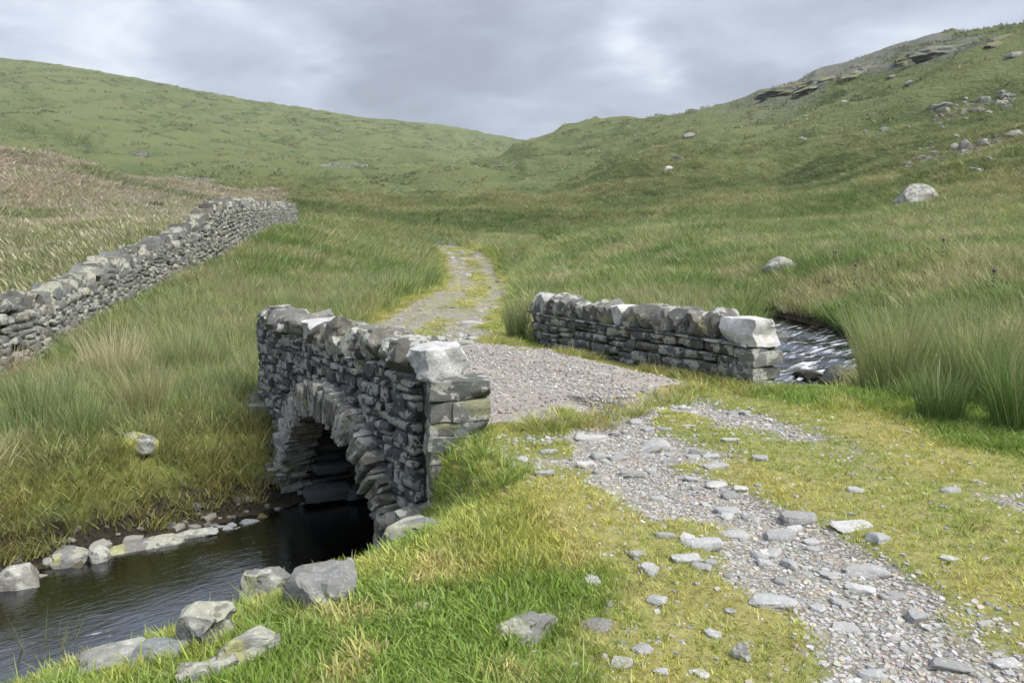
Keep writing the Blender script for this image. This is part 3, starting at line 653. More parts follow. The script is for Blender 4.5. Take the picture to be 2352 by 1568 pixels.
# near parapet -----------------------------------------------------
rs = random.Random(5)
TOP1 = 0.50
def top1(u): return TOP1 + .03 * math.sin(u * 1.3)
ar = arch_out(ARC_R + .04)
outl = [(.06, TOP1 - .02), (.06, -1.9), (ar[-1][0] - 0, -1.9)] if False else None
ring = arch_out(ARC_R + .05, 24)
outl = [(LEN1 - .06, TOP1), (.08, TOP1), (.08, -1.9), (ring[-1][0], -1.9)] + ring[::-1] + [(ring[0][0], -1.9), (LEN1 - .06, -1.9)]
core1 = link('near_parapet', wall_core('near_parapet', outl, .10, .36, A - np.array([BASE.x, BASE.y]), D, NR), bridge)
for v_ in core1.data.vertices: v_.co.z -= BASE.z
core1['label'] = 'parapet and spandrel wall on the downstream side with the dark arch below'
def fill_row(z0, z1, lo, hi, wmin, wmax, faceM, parent, variants, name, v_face, sgn, depth, pro=.03, jz=.0, skip=None, collect=None, org=A, du=D3, dn=N3, base=BASE):
    u = lo
    while u < hi - .03:
        wd = rs.uniform(wmin, wmax) * (1.0 if rs.random() < .8 else .55)
        if hi - (u + wd) < wmin * .6: wd = hi - u
        h = z1 - z0; zc_ = (z0 + z1) / 2
        # now and then two thin slates instead of one block
        parts = [(z0, z1)]
        if h > .085 and rs.random() < .22: c = z0 + h * rs.uniform(.35, .65); parts = [(z0, c), (c, z1)]
        for a_, b_ in parts:
            if skip and skip(u + wd / 2, (a_ + b_) / 2, wd): continue
            p_ = rs.uniform(-pro, pro) * .8
            c = Vector((org[0], org[1], 0)) + du * (u + wd / 2) + dn * (v_face + sgn * (depth / 2 + p_)); c.z = (a_ + b_) / 2 + rs.uniform(-.006, .006)
            M = stone_M(c, wd * rs.uniform(.93, 1.02), depth, (b_ - a_) * rs.uniform(.9, 1.03), du, dn, rs.uniform(-.05, .05), rs.uniform(-.06, .06), rs.uniform(-.08, .08))
            if collect is not None: collect.append((rs.choice(variants), M))
            else: put_stone(name, rs.choice(variants), M, parent, base)
        u += wd
def skip_ground(u, z, wd):
    p = w3(u, -.1, z); return z < h1(p.x, p.y) - .12
z = -1.42
while z < TOP1 - .02:
    h = rs.uniform(.065, .15)
    if TOP1 - (z + h) < .05: h = TOP1 - z
    zm = z + h / 2; Ro = ARC_R + RING - .03
    if zm < ARC_Z + Ro:
        hw = math.sqrt(max(Ro * Ro - (zm - ARC_Z) ** 2, 0))
        iv = [(.30, ARC_U - hw), (ARC_U + hw, LEN1)]
    else: iv = [(.30, LEN1)]
    for lo, hi in iv:
        if hi - lo > .06: fill_row(z, z + h, lo + rs.uniform(0, .02), hi, .12, .38, None, core1, VFACE, 'course_stone', .0, 1, .18, .03, skip=skip_ground, base=None if False else BASE)
    z += h
# end of the parapet: larger squared stones seen end on
E0 = np.array([-.70, 6.13]); E1 = np.array([-.20, 6.26]); ed = (E1 - E0); el = float(np.hypot(*ed)); ed = ed / el
ED3 = Vector((ed[0], ed[1], 0)); EN3 = Vector((-ed[1], ed[0], 0))
z = -.95
while z < TOP1:
    h = rs.uniform(.09, .175)
    if TOP1 - (z + h) < .06: h = TOP1 - z
    cuts = [0, el] if rs.random() < .4 else [0, el * rs.uniform(.4, .68), el]
    for a_, b_ in zip(cuts, cuts[1:]):
        c = Vector((E0[0], E0[1], z + h / 2)) + ED3 * ((a_ + b_) / 2 + rs.uniform(-.02, .02)) + EN3 * (.17 + rs.uniform(-.02, .02))
        put_stone('corner_stone', rs.choice(VQUO), stone_M(c, (b_ - a_) * 1.0 + .03, .42, h * 1.0, ED3, EN3, rs.uniform(-.03, .03), rs.uniform(-.05, .05), 0), core1)
    z += h
# coping rocks
u = .06; k = 0
while u < LEN1 - .05:
    wd = .36 if k == 0 else rs.uniform(.24, .46)
    if LEN1 - (u + wd) < .18: wd = LEN1 - u
    hh = .30 if k == 0 else rs.uniform(.27, .36); c = w3(u + wd / 2, .24 + rs.uniform(-.02, .02), TOP1 + hh / 2 - .035)
    lab = None; me = VCOPE[k % len(VCOPE)]
    if k == 0: me = VQZ[0]; lab = 'white quartz block on the near end of the parapet'
    elif k == 8: lab = 'pale crusted coping rock'; me = VQZ[1]
    lean = 0 if k == 0 else rs.uniform(.05, .4)
    put_stone('coping_stone', me, stone_M(c, wd * (1.0 if k == 0 else 1.12), .52 if k else .46, hh * 1.05, D3, N3, lean, rs.uniform(-.1, .1), rs.uniform(-.08, .08)), core1, label=lab)
    u += wd; k += 1
# small packing stones under the coping
for i in range(26):
    uu = rs.uniform(.4, LEN1 - .1); c = w3(uu, .05 + rs.uniform(-.02, .05), TOP1 + rs.uniform(-.01, .05))
    put_stone('packing_stone', rs.choice(VRING), stone_M(c, rs.uniform(.08, .2), .14, rs.uniform(.03, .07), D3, N3, rs.uniform(-.2, .2), rs.uniform(-.3, .3), 0), core1)
# arch ring: slates on edge
def ring_stones(vface, sgn, parent, variants, th0=-.02, collect=None):
    th = .10; end = math.pi - .10
    while th < end:
        t = rs.uniform(.045, .10); dth = t / ARC_R; mid = th + dth / 2; ln = RING * rs.uniform(.85, 1.18)
        rc = ARC_R + ln / 2 - rs.uniform(0, .03)
        c = w3(ARC_U - rc * math.cos(mid), vface + sgn * (.16 + rs.uniform(-.05, .03)), ARC_Z + rc * math.sin(mid))
        # radial axis
        er = -D3 * math.cos(mid) + Vector((0, 0, 1)) * math.sin(mid); et = er.cross(N3)
        Rm = Matrix(((er.x, N3.x, et.x, 0), (er.y, N3.y, et.y, 0), (er.z, N3.z, et.z, 0), (0, 0, 0, 1)))
        M = Matrix.Translation(c) @ Rm @ Euler((rs.uniform(-.06, .06), rs.uniform(-.06, .06), rs.uniform(-.08, .08))).to_matrix().to_4x4() @ Matrix.Diagonal((ln * 1.05, .42, t * 1.08, 1))
        if collect is not None: collect.append((rs.choice(variants), M))
        else: put_stone('arch_stone', rs.choice(variants), M, parent)
        th += dth
ring_stones(-.10, 1, core1, VRING)
# foot stones either side of the opening
for (u_, z_, su, sz, tl) in ((.78, -1.05, .34, .22, .9), (.62, -1.25, .4, .25, .7), (.50, -.85, .3, .16, .3), (.35, -.98, .36, .22, -.2), (.85, -1.38, .4, .22, .5), (.18, -.82, .28, .3, 1.0), (3.95, -1.25, .5, .2, -.1), (4.3, -1.0, .45, .22, .1), (4.75, -.62, .4, .2, 0), (5.02, -.52, .3, .2, .2), (4.9, -.8, .32, .22, .0)):
    put_stone('foot_stone', rs.choice(VRING), stone_M(w3(u_, .02 + rs.uniform(-.1, .04), z_), su, .36, sz, D3, N3, tl, rs.uniform(-.2, .2), 0), core1)

# barrel of the arch, abutments, hidden faces: real stones joined as one part each
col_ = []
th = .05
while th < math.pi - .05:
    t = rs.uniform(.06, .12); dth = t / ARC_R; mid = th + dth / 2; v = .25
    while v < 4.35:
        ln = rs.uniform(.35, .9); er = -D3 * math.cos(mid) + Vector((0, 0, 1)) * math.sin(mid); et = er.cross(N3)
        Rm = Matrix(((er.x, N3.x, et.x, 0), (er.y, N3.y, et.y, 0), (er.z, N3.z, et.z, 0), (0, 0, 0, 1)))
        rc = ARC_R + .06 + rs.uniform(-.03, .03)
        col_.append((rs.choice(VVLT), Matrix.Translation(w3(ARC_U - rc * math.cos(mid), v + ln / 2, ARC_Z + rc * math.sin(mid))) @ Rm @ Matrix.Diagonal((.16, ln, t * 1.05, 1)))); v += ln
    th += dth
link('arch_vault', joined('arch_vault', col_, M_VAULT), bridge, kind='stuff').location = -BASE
# backing shell so that no light leaks through the vault
bm = bmesh.new(); pr = None
for t in np.linspace(-.02, math.pi + .02, 28):
    q = []
    for R_ in (ARC_R + .09, ARC_R + .20):
        for v in (.15, 4.5): q.append(bm.verts.new(w3(ARC_U - R_ * math.cos(t), v, ARC_Z + R_ * math.sin(t)) - BASE))
    if pr:
        for a_, b_ in ((0, 1), (1, 3), (3, 2), (2, 0)): bm.faces.new((pr[a_], pr[b_], q[b_], q[a_]))
    pr = q
bmesh.ops.recalc_face_normals(bm, faces=bm.faces[:])
me = bpy.data.meshes.new('vault_fill'); bm.to_mesh(me); bm.free(); me.materials.append(M_MORTAR); link('vault_fill', me, bridge)
# road over the arch
def deck_mesh():
    us = np.linspace(ARC_U - 2.25, ARC_U + 2.25, 70); vs = np.linspace(.30, 4.30, 60); U, Vv = np.meshgrid(us, vs)
    x = A[0] + D[0] * U + NR[0] * Vv; y = A[1] + D[1] * U + NR[1] * Vv; x, y = x.ravel(), y.ravel()
    m = masks(x, y); z = H(x, y, m, True)[1] + .006; z -= .12 * sstep(1.95, 2.25, np.abs(U.ravel() - ARC_U))
    n = len(us); i = np.arange(len(vs) - 1)[:, None] * n; j = np.arange(n - 1)[None]
    Fc = np.stack([i + j, i + j + 1, i + n + j + 1, i + n + j], -1).reshape(-1, 4)
    V = np.stack([x, y, z], -1) - np.array(BASE); n0 = len(V)
    Vb = V.copy(); Vb[:, 2] -= .03; me = mesh_np('road_surface', np.concatenate([V, Vb]), np.concatenate([Fc[:, ::-1], Fc + n0]), M_GROUND,
        {k: np.concatenate([a, a]) for k, a in {'deck': m['deck'], 'mud': dung(x, y), 'bare': m['bare'] * 0, 'dry': m['worn'] * (1 - m['deck'])}.items()})
    return me
link('road_surface', deck_mesh(), bridge, label='trodden pinkish grey dirt surface between the parapets')
# abutment walls below the spring of the arch
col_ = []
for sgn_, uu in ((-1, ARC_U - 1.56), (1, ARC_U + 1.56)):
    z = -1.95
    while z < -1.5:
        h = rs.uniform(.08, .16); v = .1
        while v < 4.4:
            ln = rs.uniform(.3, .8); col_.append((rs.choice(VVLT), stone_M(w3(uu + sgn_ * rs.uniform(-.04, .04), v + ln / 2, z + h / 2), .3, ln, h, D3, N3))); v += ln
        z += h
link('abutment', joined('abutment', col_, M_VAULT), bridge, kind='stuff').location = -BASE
# ledge slabs at the far foot of the opening
for (u_, v_, z_, su, sv, sz) in ((3.62, .55, -1.24, .36, .6, .12), (3.55, 1.05, -1.3, .4, .6, .14), (3.42, .35, -1.5, .34, .55, .16), (3.25, .9, -1.52, .4, .7, .15), (3.5, 1.7, -1.4, .4, .6, .15)):
    put_stone('ledge_slab', rs.choice(VVLT), stone_M(w3(u_, v_, z_), su, sv, sz, D3, N3, rs.uniform(-.06, .1), rs.uniform(-.15, .15), rs.uniform(-.08, .08)), bridge)
o = put_stone('dark_slab', VVLT[3], stone_M(w3(3.72, 1.0, -.82), .12, 1.5, .55, D3, N3), bridge, label='smooth dark slate slab set inside the arch')

# far parapet --------------------------------------------------------
R2 = np.array([2.74, 8.50]); L2 = np.array([.16, 12.75]); d2 = L2 - R2; LEN2 = float(np.hypot(*d2)); d2 /= LEN2
n2_ = np.array([d2[1], -d2[0]])                                     # away from the road
if n2_ @ NR < 0: n2_ = -n2_
def f2(u, v, z):
    """the far wall bows and its left end turns a little towards the road"""
    b = .10 * math.sin(math.pi * u / LEN2) * 0 + .22 * max(0, (u - 3.6) / (LEN2 - 3.6)) ** 2
    return Vector((R2[0] + d2[0] * u + n2_[0] * (v + b), R2[1] + d2[1] * u + n2_[1] * (v + b), z))
TOP2 = .46
outl = [(LEN2 - .1, TOP2), (.1, TOP2), (.1, -1.5), (LEN2 - .1, -1.0)]
core2 = link('far_parapet', wall_core('far_parapet', outl, .20, .36, R2 - np.array([BASE.x, BASE.y]), d2, n2_), bridge)
for v_ in core2.data.vertices: v_.co.z -= BASE.z
core2['label'] = 'low parapet across the road with rounded coping stones'
z = -.28; row = 0
while z < TOP2 - .02:
    h = rs.uniform(.09, .155)
    if TOP2 - (z + h) < .07: h = TOP2 - z
    u = -.06 + rs.uniform(-.03, .03)
    while u < LEN2 - .04:
        wd = rs.uniform(.18, .5); wd = LEN2 - u if LEN2 - (u + wd) < .15 else wd
        parts = [(z, z + h)]
        if rs.random() < .2: c_ = z + h * rs.uniform(.3, .7); parts = [(z, c_), (c_, z + h)]
        for a_, b_ in parts:
            t = u + wd / 2; yaw = .0 if t < 3.6 else -.44 * (t - 3.6) / (LEN2 - 3.6)
            c = f2(t, .14 + rs.uniform(-.02, .02), (a_ + b_) / 2)
            M = Matrix.Translation(c) @ frame((0, 0, 0), Vector((d2[0], d2[1], 0)), Vector((n2_[0], n2_[1], 0))) @ Euler((rs.uniform(-.05, .05), rs.uniform(-.03, .03), yaw * -1 + rs.uniform(-.04, .04))).to_matrix().to_4x4() @ Matrix.Diagonal((wd * .985, .30, (b_ - a_) * .98, 1))
            put_stone('course_stone', rs.choice(VFAR), M, core2)
        u += wd
    z += h
# thin levelling slates
u = 0
while u < LEN2:
    wd = rs.uniform(.2, .45); put_stone('course_stone', rs.choice(VFAR), stone_M(f2(u + wd / 2, .15, TOP2 + .012), wd, .36, .035, Vector((d2[0], d2[1], 0)), Vector((n2_[0], n2_[1], 0)), rs.uniform(-.03, .03), rs.uniform(-.1, .1)), core2); u += wd
u = -.05; k = 0; dd3 = Vector((d2[0], d2[1], 0)); dn3 = Vector((n2_[0], n2_[1], 0))
while u < LEN2 - .05:
    wd = .58 if k == 0 else rs.uniform(.20, .36); wd = LEN2 - u if LEN2 - (u + wd) < .15 else wd
    hh = .33 if k == 0 else rs.uniform(.31, .37); lab = None; me = rs.choice(VCOPE2)
    if k == 0: me = VQZ[2]; lab = 'large white quartz block on the right end of the parapet'
    elif k in (7, 14): me = VQZ[1]; lab = 'white veined coping stone'
    put_stone('coping_stone', me, stone_M(f2(u + wd / 2, .24, TOP2 + hh / 2 - .01), wd * 1.06, .46, hh, dd3, dn3, 0 if k == 0 else rs.uniform(-.05, .35), rs.uniform(-.12, .12), rs.uniform(-.06, .06)), core2, label=lab)
    u += wd; k += 1
# right end and hidden upstream faces
for i in range(9):
    z = -1.0 + i * .165; put_stone('corner_stone', rs.choice(VQUO), stone_M(f2(.08 + rs.uniform(-.04, .04), .24, z), .36, .5, .165, dd3, dn3, rs.uniform(-.04, .04), rs.uniform(-.1, .1)), core2)
col_ = []
for zz in np.arange(-1.5, TOP2, .115):
    u = 0
    while u < LEN2:
        wd = rs.uniform(.2, .45); uc = u + wd / 2
        if math.hypot(uc - ARC_U, zz + .05 - ARC_Z) > ARC_R: col_.append((rs.choice(VFAR), stone_M(f2(uc, .42, zz + .057), wd, .16, .112, dd3, dn3)))
        u += wd
link('upstream_facing', joined('upstream_facing', col_, M_FARFACE), core2, kind='stuff').location = -BASE
col_ = []
for zz in np.arange(-.3, TOP1, .11):
    u = .3
    while u < LEN1:
        wd = rs.uniform(.15, .4); col_.append((rs.choice(VFAR), stone_M(w3(u + wd / 2, .40, zz + .055), wd, .14, .107, D3, N3))); u += wd
    c = w3(LEN1 - .06, .24, zz + .055); col_.append((rs.choice(VQUO), stone_M(c, .25, .45, .107, D3, N3)))
link('roadside_facing', joined('roadside_facing', col_, M_FARFACE), core1, kind='stuff').location = -BASE
# concrete-like packing between coping rocks
def packing(parent, org, du, dn, ln, z0, hgt, v0, v1):
    me = wall_core('coping_mortar', [(.1, z0), (ln - .1, z0), (ln - .1, z0 + hgt), (.1, z0 + hgt)], v0, v1, org - np.array([BASE.x, BASE.y]), du, dn, M_RUBBLE)
    for v_ in me.vertices: v_.co.z -= BASE.z
    link('coping_mortar', me, parent)
packing(core1, A, D, NR, LEN1, TOP1 - .02, .14, .09, .40); packing(core2, R2, d2, n2_, LEN2 - .1, TOP2, .14, .14, .36)

# ------------------------------------------------------------------ the dry stone field wall on the left
def build_field_wall():
    P = smooth_path(WALLP, 10); seg = np.hypot(np.diff(P[:, 0]), np.diff(P[:, 1])); arc = np.concatenate([[0], np.cumsum(seg)]); total = arc[-1]
    gz = H(P[:, 0], P[:, 1])
    def at(s):
        x, y, t = (np.interp(s, arc, P[:, k]) for k in range(3)); g = np.interp(s, arc, gz)
        a = np.array([np.interp(s + .3, arc, P[:, k]) - np.interp(s - .3, arc, P[:, k]) for k in (0, 1)]); a /= np.hypot(*a)
        return np.array([x, y]), a, np.array([a[1], -a[0]]), g, t       # point, along, face normal (towards the track), ground, top
    rs = random.Random(77); b0 = at(total * .3); base = Vector((b0[0][0], b0[0][1], b0[3]))
    wall = thing('field_wall', base, 'long dry stone wall climbing the grassy slope on the left', 'wall')
    V1 = [stone_mesh('rubble_stone', M_FIELD, 300 + i, 2, .55, .13, 6) for i in range(14)]
    V2 = [stone_mesh('slab', M_FCOPE, 330 + i, 3, .45, .13, 5) for i in range(10)]
    # core
    V = []; Fc = []; ss = np.linspace(0, total, 90)
    for s in ss:
        p, a, n, g, t = at(s)
        for off, z in ((.34, g - .4), (.22, t - .28), (-.22, t - .28), (-.34, g - .4)): V.append((p[0] + n[0] * off - base.x, p[1] + n[1] * off - base.y, z - base.z))
    for i in range(len(ss) - 1):
        for k in range(3): Fc.append((4 * i + k, 4 * i + k + 1, 4 * i + 4 + k + 1, 4 * i + 4 + k))
    Fc.append((0, 1, 2, 3)); e_ = 4 * (len(ss) - 1); Fc.append((e_ + 3, e_ + 2, e_ + 1, e_))
    link('wall_core', mesh_np('wall_core', V, Fc, M_MORTAR, smooth=False), wall)
    items = []
    for side in (1, -1):
        zrel = -.12
        while zrel < 1.75:
            h0 = rs.uniform(.075, .15) if side > 0 else .14; s = rs.uniform(0, .2)
            while s < total:
                dist = math.hypot(*at(s)[0]); wd = rs.uniform(.10, .34) * (1.25 if side < 0 else 1.0)
                p, a, n, g, t = at(s + wd / 2); h = h0 * rs.uniform(.75, 1.3)
                z = g + zrel * ((t - .26 - g) / 1.25 if zrel > 0 else 1) + rs.uniform(-.02, .02)
                if zrel < 1.22 and z < t - .26 and rs.random() < .97:
                    f = max(0, min(1, (z - g) / 1.3)); off = (.42 - .12 * f) * side
                    c = Vector((p[0] + n[0] * (off - side * .09), p[1] + n[1] * (off - side * .09), z + h / 2))
                    M = stone_M(c, wd * 1.03, .26, h * 1.08, Vector((a[0], a[1], 0)), Vector((n[0], n[1], 0)), rs.uniform(-.18, .18), rs.uniform(-.2, .2), rs.uniform(-.15, .15))
                    items.append((wd * h / dist ** 2 if side > 0 and p[0] / p[1] > -.72 else 0, rs.choice(V1), M))
                s += wd
            zrel += h0
    items.sort(key=lambda t: -t[0])
    for k, me, M in items[:300]: put_stone('rubble_stone', me, M, wall, base)
    link('small_rubble', joined('small_rubble', [(me, M) for _, me, M in items[300:]], M_FIELD), wall, kind='stuff').location = -base
    # coping: slabs on edge, leaning downhill one on the next
    s = 0.0; n_ = 0
    while s < total - .1:
        p, a, n, g, t = at(s); far = s / total; th = rs.uniform(.11, .24); hh = rs.uniform(.30, .50); lean = rs.uniform(.35, 1.0)
        c = Vector((p[0] + rs.uniform(-.05, .05), p[1], t - .15 + rs.uniform(-.05, .07)))
        M = stone_M(c, th, rs.uniform(.42, .64), hh, Vector((a[0], a[1], 0)), Vector((n[0], n[1], 0)), lean, rs.uniform(-.25, .25), rs.uniform(-.12, .12))
        put_stone('coping_slab', rs.choice(V2), M, wall, base)
        s += th * 1.0 + rs.uniform(.02, .10); n_ += 1
    # the loose end of the wall
    p, a, n, g, t = at(total)
    for i in range(9):
        c = Vector((p[0] + n[0] * rs.uniform(-.2, .25), p[1] + n[1] * rs.uniform(-.2, .25), g + i * .14))
        put_stone('rubble_stone', rs.choice(V1), stone_M(c, .35, .5, .15, Vector((a[0], a[1], 0)), Vector((n[0], n[1], 0)), rs.uniform(-.1, .1), rs.uniform(-.2, .2)), wall, base)
build_field_wall()

# ------------------------------------------------------------------ single rocks
def rock(name, px, py, wpx, hpx, label, cat='rock', mat=M_ROCK, seed=0, group=None, rot=None, sink=.25, dep=.8, tilt=0.0, flat=False, y=None, sub=4, facets=9, rough=.16):
    """py is the foot of the rock in the picture; it stands on the ground there"""
    p = hit(px, min(py, 1567)) if y is None else np.array(at_y(px, py, y))
    if p is None: return None
    dist = p[1] / math.cos(TH); wm_, hm = wpx * dist / F, hpx * dist / F
    me = boulder_mesh(name, mat, seed, sub, rough, facets) if not flat else stone_mesh(name, mat, seed, 8, .45, .26, 10, 24)
    o = link(name, me, label=label, category=cat, group=group)
    k = 1.25 if not flat else 1.0
    o.scale = (wm_ * k, wm_ * dep * k, hm * k / (1 - sink * .5)); rr = rot if rot is not None else random.Random(seed).uniform(-.6, .6)
    o.rotation_euler = (random.Random(seed + 1).uniform(-.12, .12), tilt, rr)
    o.location = (p[0], p[1] + wm_ * dep * .35, p[2] + hm * (.42 - sink * .7)); return o
rock('bank_rock', 735, 1392, 150, 92, 'large grey slab sided rock half buried in the lawn edge above the stream', mat=M_ROCK, seed=401, rot=.3, facets=11, sink=.5, flat=True)
rock('bank_rock', 455, 1492, 130, 100, 'tall grey rock with a pale split face at the water edge', mat=M_ROCK, seed=402, rot=-.4, sink=.15, flat=True)
rock('bank_rock', 612, 1375, 115, 70, 'cracked lichen spotted rock beside the tuft above the stream', mat=M_ROCK, seed=403, sink=.5, flat=True)
rock('bank_rock', 560, 1530, 150, 80, 'long sloping grey ledge of rock at the foot of the lawn', mat=M_ROCK, seed=404, rot=.75, dep=.5, flat=True)
rock('bank_rock', 480, 1568, 130, 60, 'lower grey ledge rock at the bottom edge of the picture', mat=M_ROCK, seed=414, rot=.6, dep=.5, flat=True)
rock('bank_rock', 350, 1532, 125, 55, 'smooth pale blue grey rock at the stream edge', mat=M_PALE, seed=405, rot=.1, facets=6, rough=.1, flat=True)
rock('bank_rock', 245, 1550, 150, 50, 'layered buff rock with yellow moss at the stream edge', mat=M_BOULDER, seed=406, rot=.2, flat=True)
rock('bank_rock', 105, 1590, 220, 60, 'broad grey rock in the bottom left corner', mat=M_ROCK, seed=407, flat=True)
rock('stream_rock', 185, 1405, 60, 60, 'lone purplish rock standing in the dark water', mat=M_ROCK, seed=408, sink=.2)
rock('gravel_heap_rock', 20, 1370, 110, 75, 'pale pitted rock at the far water edge on the left', mat=M_BOULDER, seed=409)
rock('shore_rock', 150, 1300, 90, 40, 'flat grey rock in the far shore rubble', mat=M_ROCK, seed=410)
rock('shore_rock', 215, 1300, 60, 45, 'buff angular rock in the far shore rubble', mat=M_BOULDER, seed=411)
rock('shore_ledge', 330, 1275, 170, 38, 'low grey shelf of rock along the far shore', mat=M_ROCK, seed=412, dep=.35, rot=.55, flat=True)
rock('shore_ledge', 430, 1250, 120, 32, 'brownish shelf of rock along the far shore', mat=M_BOULDER, seed=413, dep=.35, rot=.55, flat=True)
rock('shore_rock', 569, 1225, 42, 34, 'square pale rock at the end of the far shore stones', mat=M_PALE, seed=415, sub=3)
for i, (px, py, w_) in enumerate(((480, 1240, 30), (503, 1238, 28), (520, 1232, 32), (540, 1236, 34), (505, 1222, 24), (530, 1218, 28), (548, 1220, 26), (468, 1244, 26), (125, 1295, 34), (108, 1300, 26), (195, 1285, 32), (240, 1280, 28), (170, 1278, 26), (255, 1294, 24), (60, 1330, 40), (85, 1345, 34), (45, 1352, 34))):
    rock('shore_stone', px, py, w_, w_ * .75, 'fist sized pale stone in the rubble of the far shore', 'stone', M_PALE if i % 3 else M_BOULDER, 420 + i, 'stones in the far shore rubble', sub=2, sink=.1)
rock('lichen_boulder', 312, 1045, 78, 52, 'grey boulder with yellow lichen in the grass of the far bank', 'boulder', stone_mat('lichen_boulder', (.16, .16, .15), (.38, .37, .33), .9, 1.0, white=.4, scale=.6, tint=.1), 440)
rock('lawn_slab', 945, 1240, 120, 45, 'flat slab lying in the lawn in front of the bridge end', 'rock', M_ROCK, 441, rot=.5, flat=True)
rock('lawn_rock', 1200, 1470, 115, 34, 'wedge shaped grey rock sunk in the lawn', 'rock', M_ROCK, 442, rot=-.5, sink=.8, dep=1.0, flat=True)
rock('lawn_rock', 1380, 1448, 80, 16, 'oval grey rock flush with the lawn', 'rock', M_ROCK, 443, sink=.8)
rock('lawn_rock', 1425, 1535, 60, 26, 'small pointed grey rock in the lawn near the bottom', 'rock', M_ROCK, 444, sink=.7)
rock('lawn_rock', 1707, 1516, 42, 40, 'narrow upright grey rock in the lawn', 'rock', M_ROCK, 445, sink=.3)
rock('lawn_rock', 970, 1402, 38, 30, 'little grey rock in the lawn above the stream rocks', 'rock', M_ROCK, 446, sink=.7)
rock('field_boulder', 1796, 634, 68, 42, 'rounded pale boulder alone in the green meadow', 'boulder', M_BOULDER, 450, rot=.2, sink=.2, facets=6)
rock('hill_boulder', 2108, 470, 92, 52, 'large pale slanted boulder on the lower right hillside', 'boulder', M_BOULDER, 451, rot=.3, facets=12, tilt=-.25)
rock('meadow_slab', 2140, 925, 70, 22, 'flat pale slab in the short grass beside tall rushes', 'rock', M_ROCK, 452)
# wet rocks at the upstream water
for i, (px, py, w_, h_, lab) in enumerate(((1745, 870, 60, 40, 'dark wet rock under the right end of the far parapet'), (1760, 905, 80, 34, 'mossy black rock in the stream by the parapet foot'), (1858, 918, 75, 50, 'dark mossy rock rising from the stream at the lawn edge'),
        (1855, 868, 60, 22, 'smooth mossy rock in the middle of the white water'), (1925, 880, 60, 40, 'black rock under the overhanging bank'), (1900, 905, 60, 26, 'grey flat rock at the stream margin'), (1945, 895, 44, 36, 'brown wet rock below the tall rushes'), (1790, 790, 50, 26, 'wet rock at the head of the little cascade'), (1740, 830, 40, 30, 'wet rock behind the parapet end'))):
    rock('wet_rock', px, py, w_, h_, lab, 'rock', M_WET, 460 + i, sub=3, y=at_z(px, py, -.58 if i not in (0, 8) else -.7)[1], sink=.3)

# stones of the near track, placed one by one
TS = [(1845, 1205, 82, 34, 'rounded brownish grey stone, largest on the track'), (1797, 1240, 66, 32, 'pale two humped stone beside the largest track stone'), (1690, 1238, 68, 20, 'low whitish stone left of the humped stone'),
      (1616, 1262, 88, 28, 'broad flat pale slab at the lawn edge of the track'), (1580, 1293, 68, 22, 'smooth half buried whitish stone in the lawn edge'), (2000, 1326, 92, 28, 'flat angular grey slab right of the gravel strip'),
      (1785, 1402, 104, 34, 'long blue grey slab left of the gravel strip'), (1965, 1216, 86, 12, 'thin pale stone lying in yellow grass'), (1359, 1014, 70, 20, 'flat pale slab nearest the bridge road'),
      (1508, 1034, 60, 30, 'tilted blue grey slate sticking out of the gravel'), (1500, 1040, 44, 18, 'small slate leaning below the tilted slate'), (1415, 1002, 22, 18, 'small round stone above the flat slab'),
      (1379, 1054, 38, 20, 'rounded buff stone in the gravel hollow'), (1347, 1076, 48, 22, 'domed grey stone in the gravel hollow'), (1421, 1058, 46, 16, 'flat bluish stone in the gravel hollow'), (1459, 1096, 58, 22, 'long smooth cream stone in the gravel hollow'),
      (1371, 1090, 18, 16, 'small bluish pebble stone in the gravel hollow'), (1261, 1042, 38, 14, 'whitish stone at the left rim of the gravel'), (1251, 1092, 44, 18, 'pair of stones grown together at the lawn corner'), (1598, 1048, 26, 26, 'pointed dark grey stone standing in yellow grass'),
      (1635, 1054, 36, 14, 'small humped stone right of the pointed stone'), (1647, 1076, 58, 14, 'narrow pale slab lying across the track'), (1680, 1014, 38, 12, 'pale sliver of slate near the upper track'), (1651, 1120, 52, 16, 'flat stone with a grass tuft growing at its edge'),
      (1678, 1146, 34, 22, 'round grey stone at the middle of the track'), (1703, 1128, 36, 16, 'oval stone right of the round grey stone'), (1602, 1126, 28, 12, 'reddish flat stone in the yellow grass'), (1591, 1106, 36, 14, 'slanted grey stone at the gravel edge'),
      (1678, 1182, 62, 18, 'wide pale slab sunk in the gravel strip'), (1718, 1192, 28, 10, 'pale blue flat stone beside the sunk slab'), (1515, 1150, 36, 14, 'bright pale stone at the lawn corner of the track'), (1529, 1236, 42, 16, 'small split slate at the lawn edge'),
      (1748, 1058, 34, 20, 'square blue grey block at the upper track'), (1537, 1064, 30, 12, 'grey stone behind the cream stone'), (1584, 982, 32, 9, 'pale slab among the upper stones'), (1529, 988, 28, 10, 'pale flat stone near the road edge'),
      (1965, 1355, 40, 12, 'blue grey stone below the angular slab'), (1950, 1452, 60, 16, 'flat bluish stone at the right of the lower gravel'), (2320, 1535, 62, 20, 'pale stone in the bottom right corner'), (2200, 1545, 100, 18, 'long low stone near the bottom right corner'),
      (1760, 1300, 34, 18, 'pale blue lump on the gravel strip'), (1765, 1280, 40, 20, 'round pale stone at the head of the gravel strip'), (2060, 1380, 60, 14, 'streaked stone in green grass right of the gravel'), (2270, 1440, 50, 12, 'blue grey stone at the right picture edge'), (2010, 1560, 60, 16, 'flat stone at the bottom of the gravel')]
VTS = [stone_mesh('track_stone', M_GRAVELST, 500 + i, 4, .85, .15, 6, 28) for i in range(14)]
rt = random.Random(9)
